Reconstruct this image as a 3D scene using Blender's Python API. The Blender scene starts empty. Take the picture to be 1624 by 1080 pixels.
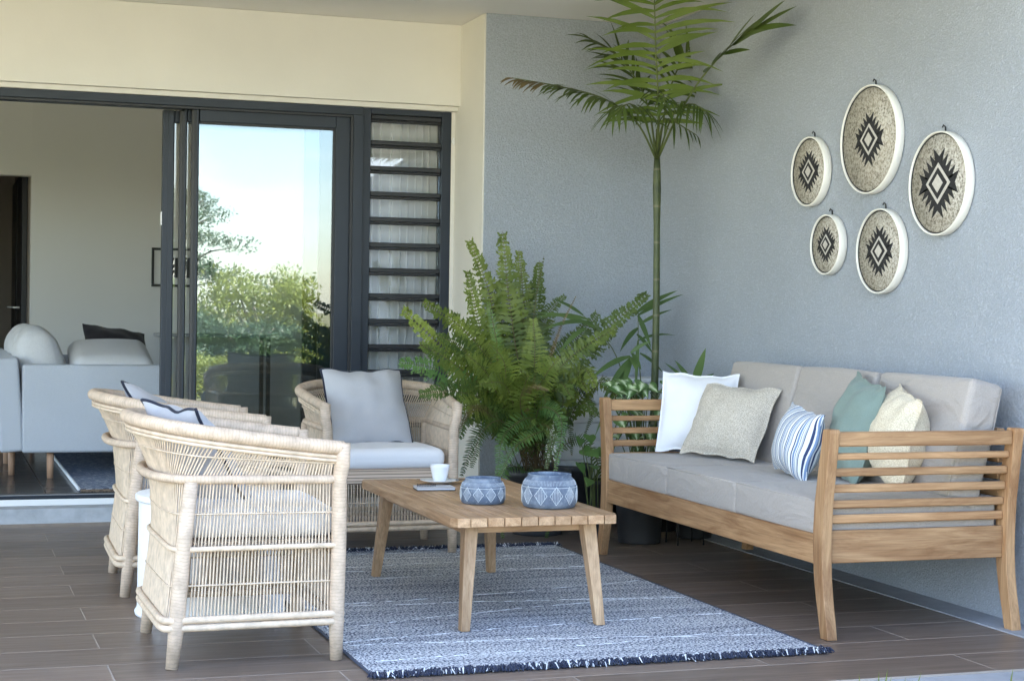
import bpy, bmesh, math, random
import numpy as np
from mathutils import Vector, Matrix, Euler

R = math.radians
sc = bpy.context.scene
COL = sc.collection
random.seed(7)
rng = np.random.default_rng(7)

# ------------------------------------------------------------------ camera
F_PX = 2698.3
YAW, PITCH, ROLL, CAM_H = .32820632, -.01708262, -.0154683, 1.08
_f = Vector((math.sin(YAW) * math.cos(PITCH), math.cos(YAW) * math.cos(PITCH), math.sin(PITCH)))
_r = Vector((math.cos(YAW), -math.sin(YAW), 0))
_d = _f.cross(_r)
RIGHT = _r * math.cos(ROLL) + _d * math.sin(ROLL)
DOWN = -_r * math.sin(ROLL) + _d * math.cos(ROLL)
FWD = _f
CAM = Vector((0, 0, CAM_H))
cd = bpy.data.cameras.new('camera')
cam = bpy.data.objects.new('camera', cd)
COL.objects.link(cam)
cam.matrix_world = Matrix(((RIGHT.x, -DOWN.x, -FWD.x, 0), (RIGHT.y, -DOWN.y, -FWD.y, 0),
                           (RIGHT.z, -DOWN.z, -FWD.z, CAM_H), (0, 0, 0, 1)))
cd.sensor_fit = 'HORIZONTAL'
cd.sensor_width = 36
cd.lens = F_PX / 1624 * 36
cd.clip_start = .05
cd.clip_end = 2000
sc.camera = cam


def P(px, py, Y):
    """photo pixel -> point at depth Y (metres from the camera along the patio)"""
    d = RIGHT * ((px - 812) / F_PX) + DOWN * ((py - 540) / F_PX) + FWD
    return CAM + d * (Y / d.y)


# ------------------------------------------------------------------ world
SUN_EL, SUN_AZ = R(60), R(36)          # azimuth measured from +X towards +Y
w = bpy.data.worlds.new('World')
sc.world = w
w.use_nodes = True
nt = w.node_tree
for n in list(nt.nodes):
    nt.nodes.remove(n)
out = nt.nodes.new('ShaderNodeOutputWorld')
bg = nt.nodes.new('ShaderNodeBackground')
sky = nt.nodes.new('ShaderNodeTexSky')
sky.sky_type = 'NISHITA'
sky.sun_disc = False
sky.sun_elevation = SUN_EL
sky.sun_rotation = math.pi / 2 - SUN_AZ
sky.air_density = 1.0
sky.dust_density = .7
sky.ozone_density = 1.0
tc = nt.nodes.new('ShaderNodeTexCoord')
mp = nt.nodes.new('ShaderNodeMapping')
mp.inputs['Scale'].default_value = (1, 1, 2.6)
no = nt.nodes.new('ShaderNodeTexNoise')
no.inputs['Scale'].default_value = 2.3
no.inputs['Detail'].default_value = 7
no.inputs['Roughness'].default_value = .55
cr = nt.nodes.new('ShaderNodeValToRGB')
cr.color_ramp.elements[0].position = .53
cr.color_ramp.elements[1].position = .74
mx = nt.nodes.new('ShaderNodeMixRGB')
mx.inputs['Color2'].default_value = (7.5, 7.6, 7.8, 1)
nt.links.new(tc.outputs['Generated'], mp.inputs['Vector'])
nt.links.new(mp.outputs[0], no.inputs['Vector'])
nt.links.new(no.outputs['Fac'], cr.inputs[0])
nt.links.new(cr.outputs[0], mx.inputs['Fac'])
nt.links.new(sky.outputs[0], mx.inputs['Color1'])
nt.links.new(mx.outputs[0], bg.inputs['Color'])
bg.inputs['Strength'].default_value = .13
nt.links.new(bg.outputs[0], out.inputs['Surface'])

# ------------------------------------------------------------------ sun
sd = bpy.data.lights.new('sun', 'SUN')
sd.energy = 5.0
sd.angle = R(.53)
sd.color = (1, .95, .87)
sun = bpy.data.objects.new('sun', sd)
COL.objects.link(sun)
_s = Vector((math.cos(SUN_EL) * math.cos(SUN_AZ), math.cos(SUN_EL) * math.sin(SUN_AZ), math.sin(SUN_EL)))
sun.rotation_euler = (-_s).to_track_quat('-Z', 'Y').to_euler()
sun.location = (10, 2, 20)

# ------------------------------------------------------------------ exposure
vs = sc.view_settings
vs.view_transform = 'Standard'
vs.look = 'None'
vs.gamma = 1
vs.use_curve_mapping = False
vs.exposure = 3.1
sc.cycles.use_denoising = True
sc.cycles.max_bounces = 10
sc.cycles.diffuse_bounces = 6
sc.cycles.glossy_bounces = 5
sc.cycles.transparent_max_bounces = 24
sc.cycles.sample_clamp_indirect = 8
sc.cycles.caustics_reflective = False
sc.cycles.caustics_refractive = False


# ================================================================== materials
def mat(name):
    m = bpy.data.materials.new(name)
    m.use_nodes = True
    return m, m.node_tree, m.node_tree.nodes['Principled BSDF']


def N(t, typ, **kw):
    n = t.nodes.new(typ)
    for k, v in kw.items():
        if k in n.inputs.keys():
            n.inputs[k].default_value = v
        else:
            setattr(n, k, v)
    return n


def ramp(t, fac, stops):
    r = t.nodes.new('ShaderNodeValToRGB')
    e = r.color_ramp.elements
    while len(e) < len(stops):
        e.new(.5)
    for i, (p, c) in enumerate(stops):
        e[i].position = p
        e[i].color = (*c, 1) if len(c) == 3 else c
    t.links.new(fac, r.inputs[0])
    return r.outputs[0]


def coords(t, scale=(1, 1, 1), rand=True, src='Object'):
    tc = t.nodes.new('ShaderNodeTexCoord')
    mp = t.nodes.new('ShaderNodeMapping')
    mp.inputs['Scale'].default_value = scale
    o = tc.outputs[src]
    if rand:
        oi = t.nodes.new('ShaderNodeObjectInfo')
        ml = N(t, 'ShaderNodeMath', operation='MULTIPLY')
        ml.inputs[1].default_value = 37.0
        t.links.new(oi.outputs['Random'], ml.inputs[0])
        ad = N(t, 'ShaderNodeVectorMath', operation='ADD')
        t.links.new(o, ad.inputs[0])
        t.links.new(ml.outputs[0], ad.inputs[1])
        o = ad.outputs[0]
    t.links.new(o, mp.inputs['Vector'])
    return mp.outputs[0]


def noise(t, vec, scale, detail=4, rough=.55, dist=0):
    n = N(t, 'ShaderNodeTexNoise', Scale=scale, Detail=detail, Roughness=rough, Distortion=dist)
    t.links.new(vec, n.inputs['Vector'])
    return n.outputs['Fac']


def bump(t, b, h, strength=.3, dist=.01):
    n = N(t, 'ShaderNodeBump', Strength=strength, Distance=dist)
    t.links.new(h, n.inputs['Height'])
    t.links.new(n.outputs[0], b.inputs['Normal'])
    return n


def math_(t, op, a, b=None):
    n = N(t, 'ShaderNodeMath', operation=op)
    for i, x in enumerate((a, b)):
        if x is None:
            continue
        if isinstance(x, (int, float)):
            n.inputs[i].default_value = x
        else:
            t.links.new(x, n.inputs[i])
    return n.outputs[0]


def mixc(t, fac, a, b, mode='MIX'):
    n = N(t, 'ShaderNodeMixRGB', blend_type=mode)
    for k, x in (('Fac', fac), ('Color1', a), ('Color2', b)):
        if isinstance(x, (int, float)):
            n.inputs[k].default_value = x
        elif isinstance(x, tuple):
            n.inputs[k].default_value = (*x, 1)
        else:
            t.links.new(x, n.inputs[k])
    return n.outputs[0]


def plain(name, c, rough=.5, var=.08, nscale=6, bumps=0, bscale=80, metal=0, spec=.5, bdist=.004):
    m, t, b = mat(name)
    v = coords(t)
    f = noise(t, v, nscale, 5)
    lo = tuple(x * (1 - var) for x in c)
    hi = tuple(min(1, x * (1 + var)) for x in c)
    t.links.new(ramp(t, f, [(.3, lo), (.7, hi)]), b.inputs['Base Color'])
    b.inputs['Roughness'].default_value = rough
    b.inputs['Metallic'].default_value = metal
    b.inputs['Specular IOR Level'].default_value = spec
    if bumps:
        bump(t, b, noise(t, v, bscale, 3), bumps, bdist)
    return m


def wood(name, axis, c1, c2, rough=.55, line=.5):
    m, t, b = mat(name)
    s = [15, 15, 15]
    s[axis] = 1.6
    v = coords(t, tuple(s))
    f = noise(t, v, 1.6, 7, .65, .9)
    s2 = [190, 190, 190]
    s2[axis] = 5
    v2 = coords(t, tuple(s2))
    g = noise(t, v2, 1.0, 3, .6)
    col = ramp(t, f, [(.33, c1), (.5, tuple((a + b_) / 2 for a, b_ in zip(c1, c2))), (.66, c2)])
    col = mixc(t, math_(t, 'MULTIPLY', ramp(t, g, [(.45, (0, 0, 0)), (.75, (1, 1, 1))]), line), col,
               tuple(x * .55 for x in c1))
    oi = N(t, 'ShaderNodeObjectInfo')
    hv = N(t, 'ShaderNodeHueSaturation')
    t.links.new(col, hv.inputs['Color'])
    mr = N(t, 'ShaderNodeMapRange')
    mr.inputs['To Min'].default_value = .86
    mr.inputs['To Max'].default_value = 1.12
    t.links.new(oi.outputs['Random'], mr.inputs['Value'])
    t.links.new(mr.outputs[0], hv.inputs['Value'])
    t.links.new(hv.outputs[0], b.inputs['Base Color'])
    b.inputs['Roughness'].default_value = rough
    b.inputs['Specular IOR Level'].default_value = .35
    bump(t, b, g, .25, .001)
    return m


TE1, TE2 = (.27, .135, .06), (.53, .325, .17)
M = {}
M['teak_x'] = wood('teak_x', 0, TE1, TE2)
M['teak_y'] = wood('teak_y', 1, TE1, TE2)
M['teak_z'] = wood('teak_z', 2, TE1, TE2)
M['table_y'] = wood('table_y', 1, (.32, .18, .09), (.57, .38, .23), .5)
M['table_x'] = wood('table_x', 0, (.32, .18, .09), (.57, .38, .23), .5)
M['table_z'] = wood('table_z', 2, (.32, .19, .10), (.57, .39, .24), .5)
M['oak_z'] = wood('oak_z', 2, (.42, .25, .16), (.55, .36, .25))


def stucco(name, c, scale=105, strength=.7, dist=.007):
    m, t, b = mat(name)
    v = coords(t, rand=False)
    f1 = noise(t, v, scale, 4, .75)
    f2 = noise(t, v, scale * .42, 2, .5)
    h = math_(t, 'ADD', ramp(t, f1, [(.42, (0, 0, 0)), (.62, (1, 1, 1))]), f2)
    big = noise(t, v, 1.1, 4)
    lo = tuple(x * .90 for x in c)
    hi = tuple(x * 1.05 for x in c)
    col = ramp(t, big, [(.3, lo), (.7, hi)])
    col = mixc(t, .34, col, ramp(t, f1, [(.35, tuple(x * .55 for x in c)), (.6, tuple(min(1, x * 1.25) for x in c))]))
    t.links.new(col, b.inputs['Base Color'])
    b.inputs['Roughness'].default_value = .85
    b.inputs['Specular IOR Level'].default_value = .25
    bump(t, b, h, strength, dist)
    return m


M['grey_render'] = stucco('grey_render', (.46, .50, .565))
M['cream'] = plain('cream_plaster', (.70, .675, .625), .8, .035, 2, .08, 90, spec=.2)
M['ceiling'] = plain('ceiling_paint', (.80, .78, .73), .9, .015, 1.5, spec=.2)
M['indoor_wall'] = plain('indoor_wall_paint', (.74, .735, .73), .85, .02, 1.3, spec=.2)
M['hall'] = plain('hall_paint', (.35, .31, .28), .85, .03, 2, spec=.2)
M['alu'] = plain('anthracite_aluminium', (.022, .029, .042), .42, .06, 4, .02, 300, spec=.35)
M['alu_dark'] = plain('black_gasket', (.012, .013, .016), .45, .05)
M['strip'] = plain('cement_strip', (.30, .31, .33), .8, .12, 9, .3, 160)
M['step'] = plain('step_stone', (.40, .43, .47), .6, .16, 14, .2, 120)
M['grout'] = plain('pale_grout', (.36, .31, .27), .9, .12, 20)
M['igrout'] = plain('indoor_grout', (.30, .30, .30), .8, .1, 20)
M['white_paint'] = plain('white_paint', (.78, .79, .80), .5, .03, 3)
M['white_hard'] = plain('white_ceramic', (.82, .83, .84), .25, .02, 3)
M['drum'] = plain('white_fibrecement', (.74, .76, .80), .55, .04, 7, .1, 60)
M['black'] = plain('black_plastic', (.02, .021, .024), .5, .1)
M['pot_dark'] = plain('charcoal_pot', (.035, .036, .04), .55, .2, 9, .15, 60)
M['soil'] = plain('potting_soil', (.05, .035, .025), .95, .4, 60, .8, 90)
M['pebble'] = plain('pale_pebble', (.45, .42, .38), .7, .3, 1)
M['label_white'] = plain('page_white', (.75, .75, .76), .5, .05)


def plank_tile(name, c1, c2, rough):
    m, t, b = mat(name)
    v = coords(t, (1.1, 14, 1))
    f = noise(t, v, 2.4, 7, .62, .9)
    v2 = coords(t, (5, 110, 1))
    g = noise(t, v2, 1.2, 4, .6)
    col = ramp(t, f, [(.25, c1), (.75, c2)])
    col = mixc(t, .35, col, ramp(t, g, [(.3, tuple(x * .6 for x in c1)), (.7, tuple(x * 1.25 for x in c2))]))
    oi = N(t, 'ShaderNodeObjectInfo')
    mr = N(t, 'ShaderNodeMapRange')
    mr.inputs['To Min'].default_value = .78
    mr.inputs['To Max'].default_value = 1.2
    t.links.new(oi.outputs['Random'], mr.inputs['Value'])
    hv = N(t, 'ShaderNodeHueSaturation')
    t.links.new(col, hv.inputs['Color'])
    t.links.new(mr.outputs[0], hv.inputs['Value'])
    t.links.new(hv.outputs[0], b.inputs['Base Color'])
    t.links.new(ramp(t, f, [(.2, (rough + .1,) * 3), (.8, (rough - .06,) * 3)]), b.inputs['Roughness'])
    b.inputs['Specular IOR Level'].default_value = .45
    bump(t, b, g, .2, .0015)
    return m


M['tile'] = plank_tile('wood_look_tile', (.125, .092, .073), (.225, .172, .138), .38)
M['itile'] = plank_tile('indoor_tile', (.085, .08, .078), (.115, .108, .104), .22)


def fabric(name, c, var=.06, scale=420, weave=.35, rough=.9, big=.05, c2=None, thr=.5):
    m, t, b = mat(name)
    v = coords(t)
    f = noise(t, v, scale, 2, .5)
    g = noise(t, v, 5, 4)
    a = tuple(x * (1 - var) for x in c)
    d = tuple(min(1, x * (1 + var)) for x in c) if c2 is None else c2
    col = ramp(t, f, [(thr - .08, a), (thr + .08, d)])
    col = mixc(t, ramp(t, g, [(.3, (0, 0, 0)), (.8, (big * 4,) * 3)]), col, tuple(x * .8 for x in c))
    t.links.new(col, b.inputs['Base Color'])
    b.inputs['Roughness'].default_value = rough
    b.inputs['Specular IOR Level'].default_value = .2
    b.inputs['Sheen Weight'].default_value = .15
    bump(t, b, f, weave, .0015)
    return m


M['taupe'] = fabric('taupe_canvas', (.37, .335, .31), .05, 260, .25)
_t = M['taupe'].node_tree
_b = _t.nodes['Principled BSDF']
_n1 = [n for n in _t.nodes if n.type == 'BUMP'][0]
_wv = coords(_t, (1, .45, 1.3))
_n2 = N(_t, 'ShaderNodeBump', Strength=.5, Distance=.03)
_t.links.new(noise(_t, _wv, 7, 3, .5, 1.6), _n2.inputs['Height'])
_t.links.new(_n2.outputs[0], _n1.inputs['Normal'])
M['white_fab'] = fabric('white_linen', (.76, .76, .79), .03, 600, .2)
M['seat_fab'] = fabric('offwhite_seat', (.72, .72, .74), .03, 600, .15)
M['grey_fab'] = fabric('grey_cotton', (.42, .42, .44), .05, 600, .2)
M['lgrey_fab'] = fabric('pale_grey_cotton', (.44, .44, .47), .05, 600, .2)
M['piping'] = fabric('navy_piping', (.018, .022, .04), .1, 300, .2)
M['beige_weave'] = fabric('beige_weave', (.42, .37, .30), .1, 330, .8, c2=(.66, .60, .52))
M['cream_weave'] = fabric('cream_weave', (.62, .52, .37), .1, 260, .8, c2=(.78, .70, .55))
M['green_fab'] = fabric('sage_green', (.19, .25, .225), .08, 500, .3)
M['dark_fab'] = fabric('black_cushion', (.02, .018, .022), .15, 400, .3)
M['blue_sofa'] = fabric('pale_blue_upholstery', (.46, .50, .57), .12, 520, .5, c2=(.57, .61, .67))
M['pale_sofa'] = fabric('pale_grey_upholstery', (.58, .59, .61), .12, 480, .5, c2=(.66, .67, .69))
M['curtain'] = fabric('white_curtain', (.86, .86, .86), .03, 500, .1)


def stripes(name):
    m, t, b = mat(name)
    v = coords(t, rand=False)
    sp = N(t, 'ShaderNodeSeparateXYZ')
    t.links.new(v, sp.inputs[0])
    x = math_(t, 'ADD', sp.outputs['X'], math_(t, 'MULTIPLY', noise(t, v, 6, 2), .0015))
    fr = math_(t, 'FRACT', math_(t, 'MULTIPLY', x, 27.0))
    wht, nav, blu = (.72, .74, .76), (.03, .05, .13), (.16, .24, .40)
    r = t.nodes.new('ShaderNodeValToRGB')
    r.color_ramp.interpolation = 'CONSTANT'
    st = [(0, wht), (.22, nav), (.34, wht), (.42, blu), (.58, wht), (.66, nav), (.70, wht), (.78, (.40, .44, .48)), (.9, nav), (.95, wht)]
    e = r.color_ramp.elements
    while len(e) < len(st):
        e.new(.5)
    for i, (p, c) in enumerate(st):
        e[i].position = p
        e[i].color = (*c, 1)
    t.links.new(fr, r.inputs[0])
    t.links.new(r.outputs[0], b.inputs['Base Color'])
    b.inputs['Roughness'].default_value = .9
    bump(t, b, noise(t, v, 500, 2), .2, .001)
    return m


M['stripe'] = stripes('blue_stripe')


def cane(name, c, rings=True):
    m, t, b = mat(name)
    v = coords(t, rand=True)
    f = noise(t, v, 34, 4)
    col = ramp(t, f, [(.3, tuple(x * .8 for x in c)), (.5, c), (.72, tuple(min(1, x * 1.18) for x in c))])
    if rings:
        uv = t.nodes.new('ShaderNodeTexCoord')
        sp = N(t, 'ShaderNodeSeparateXYZ')
        t.links.new(uv.outputs['UV'], sp.inputs[0])
        u = math_(t, 'ADD', sp.outputs['X'], math_(t, 'MULTIPLY', f, .02))
        s = math_(t, 'SINE', math_(t, 'MULTIPLY', u, 2 * math.pi / .0105))
        s = math_(t, 'MULTIPLY', math_(t, 'ADD', s, 1), .5)
        irr = noise(t, v, 60, 2)
        k = ramp(t, math_(t, 'MULTIPLY', s, irr), [(.0, (1, 1, 1)), (.12, (0, 0, 0))])
        col = mixc(t, math_(t, 'MULTIPLY', k, .34), col, tuple(x * .5 for x in c))
        bump(t, b, s, .2, .001)
    else:
        bump(t, b, noise(t, v, 150, 2), .2, .001)
    t.links.new(col, b.inputs['Base Color'])
    b.inputs['Roughness'].default_value = .55
    b.inputs['Specular IOR Level'].default_value = .35
    return m


CA = (.54, .425, .325)
M['cane'] = cane('wrapped_cane', CA)
M['rod'] = cane('cane_rods', (.60, .485, .37), False)


def weave_mat(name):
    m, t, b = mat(name)
    v = coords(t, (1, 1, 1), False)
    br = N(t, 'ShaderNodeTexBrick', Scale=34.0)
    br.inputs['Color1'].default_value = (.62, .49, .38, 1)
    br.inputs['Color2'].default_value = (.52, .40, .30, 1)
    br.inputs['Mortar'].default_value = (.12, .09, .07, 1)
    br.inputs['Mortar Size'].default_value = .06
    rot = N(t, 'ShaderNodeMapping')
    rot.inputs['Rotation'].default_value = (R(90), 0, R(90))
    t.links.new(v, rot.inputs['Vector'])
    t.links.new(rot.outputs[0], br.inputs['Vector'])
    t.links.new(br.outputs['Color'], b.inputs['Base Color'])
    b.inputs['Roughness'].default_value = .6
    bump(t, b, br.outputs['Fac'], -.5, .003)
    return m


M['weave'] = weave_mat('woven_cane_band')


def leaf(name, c1, c2, rough=.45, trans=.22, nscale=7):
    m, t, b = mat(name)
    v = coords(t)
    f = noise(t, v, nscale, 4)
    oi = N(t, 'ShaderNodeObjectInfo')
    f = math_(t, 'ADD', math_(t, 'MULTIPLY', f, .75), math_(t, 'MULTIPLY', oi.outputs['Random'], .25))
    col = ramp(t, f, [(.25, c1), (.72, c2)])
    t.links.new(col, b.inputs['Base Color'])
    b.inputs['Roughness'].default_value = rough
    b.inputs['Specular IOR Level'].default_value = .4
    tr = N(t, 'ShaderNodeBsdfTranslucent')
    t.links.new(col, tr.inputs['Color'])
    mxs = N(t, 'ShaderNodeMixShader')
    mxs.inputs[0].default_value = trans
    t.links.new(b.outputs[0], mxs.inputs[1])
    t.links.new(tr.outputs[0], mxs.inputs[2])
    t.links.new(mxs.outputs[0], t.nodes['Material Output'].inputs['Surface'])
    return m


M['fern'] = leaf('fern_green', (.065, .105, .017), (.24, .295, .055))
M['fern_dark'] = leaf('fern_dark', (.035, .065, .014), (.105, .155, .032))
M['fern_fresh'] = leaf('fern_fresh', (.06, .14, .035), (.14, .24, .065))
M['palm'] = leaf('palm_green', (.04, .075, .014), (.11, .165, .03))
M['palm_light'] = leaf('palm_light', (.10, .16, .02), (.22, .29, .05))
M['palm_dry'] = leaf('palm_dry', (.10, .09, .025), (.26, .18, .08))
M['blade'] = leaf('long_leaf_green', (.05, .10, .03), (.12, .19, .06))
M['stem_brown'] = plain('frond_stem', (.10, .07, .03), .6, .3, 30)
M['stem_green'] = plain('green_stem', (.10, .13, .035), .55, .3, 20)
M['grass'] = leaf('lawn_blade', (.10, .15, .03), (.26, .30, .08), .5, .3, 3)
M['lawn'] = plain('lawn_turf', (.16, .15, .07), .9, .35, 4, .6, 90)
M['shrub_a'] = leaf('shrub_green', (.05, .09, .02), (.16, .22, .05), .5, .25, 2)
M['shrub_b'] = leaf('shrub_yellowgreen', (.12, .16, .02), (.30, .32, .06), .5, .3, 2)
M['shrub_c'] = leaf('shrub_dark', (.03, .06, .02), (.08, .13, .05), .5, .2, 2)
M['bounce_paving'] = plain('bounce_stone', (.52, .49, .45), .8, .12, 3, .3, 60)  # pale stone of the ground slab added as a light reflector
M['bark'] = plain('bark', (.16, .13, .10), .9, .3, 12, .6, 30)


def caladium(name):
    m, t, b = mat(name)
    uv = t.nodes.new('ShaderNodeTexCoord')
    sp = N(t, 'ShaderNodeSeparateXYZ')
    t.links.new(uv.outputs['UV'], sp.inputs[0])
    ax = math_(t, 'ABSOLUTE', math_(t, 'SUBTRACT', sp.outputs['Y'], .5))
    v = coords(t)
    f = math_(t, 'ADD', math_(t, 'MULTIPLY', ax, 1.5), math_(t, 'MULTIPLY', noise(t, v, 60, 3), .55))
    col = ramp(t, f, [(.34, (.55, .62, .45)), (.52, (.22, .34, .14)), (.7, (.07, .14, .04))])
    t.links.new(col, b.inputs['Base Color'])
    b.inputs['Roughness'].default_value = .4
    return m


M['caladium'] = caladium('variegated_leaf')


def palm_trunk(name):
    m, t, b = mat(name)
    v = coords(t, rand=False)
    sp = N(t, 'ShaderNodeSeparateXYZ')
    t.links.new(v, sp.inputs[0])
    fr = math_(t, 'FRACT', math_(t, 'MULTIPLY', math_(t, 'ADD', sp.outputs['Z'], math_(t, 'MULTIPLY', noise(t, v, 3, 2), .05)), 5.5))
    ring = ramp(t, fr, [(0, (1, 1, 1)), (.05, (1, 1, 1)), (.08, (0, 0, 0)), (1, (0, 0, 0))])
    f = noise(t, v, 18, 5)
    col = ramp(t, f, [(.3, (.035, .05, .018)), (.7, (.085, .105, .035))])
    col = mixc(t, math_(t, 'MULTIPLY', ring, .7), col, (.16, .15, .09))
    t.links.new(col, b.inputs['Base Color'])
    b.inputs['Roughness'].default_value = .5
    return m


M['trunk'] = palm_trunk('palm_trunk')


def rug_mat(name):
    m, t, b = mat(name)
    v = coords(t, (1, 1, 1), False)
    f = noise(t, v, 115, 3, .65)
    v2 = coords(t, (.35, 7, 1), False)
    g = noise(t, v2, 2.6, 5, .6)
    v3 = coords(t, (2.2, 90, 1), False)
    h = noise(t, v3, 1.5, 3, .6)
    s = math_(t, 'ADD', math_(t, 'MULTIPLY', f, .95), math_(t, 'ADD', math_(t, 'MULTIPLY', g, .20), math_(t, 'MULTIPLY', h, .06)))
    col = ramp(t, s, [(.51, (.03, .038, .075)), (.58, (.19, .215, .28)), (.65, (.64, .67, .70))])
    t.links.new(col, b.inputs['Base Color'])
    b.inputs['Roughness'].default_value = .95
    b.inputs['Specular IOR Level'].default_value = .1
    bump(t, b, f, .8, .004)
    return m


M['rug'] = rug_mat('heathered_rug')
M['rug_edge'] = fabric('navy_rug_edge', (.02, .028, .06), .3, 200, .5)
M['rug_line'] = fabric('white_yarn', (.72, .75, .80), .06, 200, .5)


def irug_mat(name):
    m, t, b = mat(name)
    v = coords(t, (1, 1, 1), False)
    ck = N(t, 'ShaderNodeTexChecker', Scale=34.0)
    t.links.new(v, ck.inputs['Vector'])
    f = noise(t, v, 40, 3)
    col = mixc(t, ck.outputs['Fac'], (.03, .05, .11), (.30, .36, .48))
    col = mixc(t, ramp(t, f, [(.5, (0, 0, 0)), (.7, (.7, .7, .7))]), col, (.55, .60, .68))
    t.links.new(col, b.inputs['Base Color'])
    b.inputs['Roughness'].default_value = .95
    return m


M['irug'] = irug_mat('indoor_rug')
M['jute'] = plain('jute_edge', (.16, .12, .09), .95, .5, 120, .8, 200)


def glass(name, refl=.2, tint=(.86, .90, .90)):
    m, t, b = mat(name)
    t.nodes.remove(b)
    tr = N(t, 'ShaderNodeBsdfTransparent')
    tr.inputs['Color'].default_value = (*tint, 1)
    gl = N(t, 'ShaderNodeBsdfGlossy')
    gl.inputs['Roughness'].default_value = .004
    gl.inputs['Color'].default_value = (.95, .98, 1, 1)
    v = coords(t)
    bp = N(t, 'ShaderNodeBump', Strength=.04, Distance=.02)
    t.links.new(noise(t, v, 1.4, 2), bp.inputs['Height'])
    t.links.new(bp.outputs[0], gl.inputs['Normal'])
    fr = N(t, 'ShaderNodeFresnel')
    fr.inputs['IOR'].default_value = 1.5
    k = math_(t, 'ADD', fr.outputs[0], refl - .04)
    ms = N(t, 'ShaderNodeMixShader')
    t.links.new(k, ms.inputs[0])
    t.links.new(tr.outputs[0], ms.inputs[1])
    t.links.new(gl.outputs[0], ms.inputs[2])
    t.links.new(ms.outputs[0], t.nodes['Material Output'].inputs['Surface'])
    return m


M['glass'] = glass('solar_glass', .10, (.74, .79, .80))
M['glass_clear'] = glass('louvre_glass', .06, (.985, .99, .99))


def stone_pot(name):
    m, t, b = mat(name)
    v = coords(t)
    f = noise(t, v, 16, 6, .6)
    g = noise(t, v, 90, 3, .6)
    col = ramp(t, f, [(.3, (.065, .09, .145)), (.52, (.13, .17, .235)), (.74, (.30, .35, .42))])
    sp = N(t, 'ShaderNodeSeparateXYZ')
    tc_ = N(t, 'ShaderNodeTexCoord')
    t.links.new(tc_.outputs['Object'], sp.inputs[0])
    col = mixc(t, ramp(t, g, [(.55, (0, 0, 0)), (.72, (.5, .5, .5))]), col, (.34, .38, .43))
    t.links.new(col, b.inputs['Base Color'])
    b.inputs['Roughness'].default_value = .8
    bump(t, b, g, .35, .002)
    return m


M['stone_pot'] = stone_pot('blue_grey_stone')
M['chalk'] = plain('chalk_line', (.52, .57, .62), .8, .3, 60)


def seagrass(name):
    m, t, b = mat(name)
    v = coords(t)
    f = noise(t, v, 105, 3, .7)
    g = noise(t, v, 5, 4)
    col = ramp(t, f, [(.34, (.10, .09, .07)), (.46, (.36, .33, .28)), (.62, (.58, .55, .49))])
    col = mixc(t, ramp(t, g, [(.4, (0, 0, 0)), (.8, (.35, .35, .35))]), col, (.38, .32, .23))
    t.links.new(col, b.inputs['Base Color'])
    b.inputs['Roughness'].default_value = .8
    bump(t, b, f, .5, .002)
    return m


M['seagrass'] = seagrass('woven_fibre')
M['motif_black'] = plain('black_weave', (.018, .018, .02), .8, .4, 90, .4, 200)
M['motif_light'] = plain('pale_weave', (.52, .49, .45), .8, .15, 120, .4, 200)
M['hoop'] = plain('white_hoop', (.80, .78, .72), .5, .05, 8)


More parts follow.
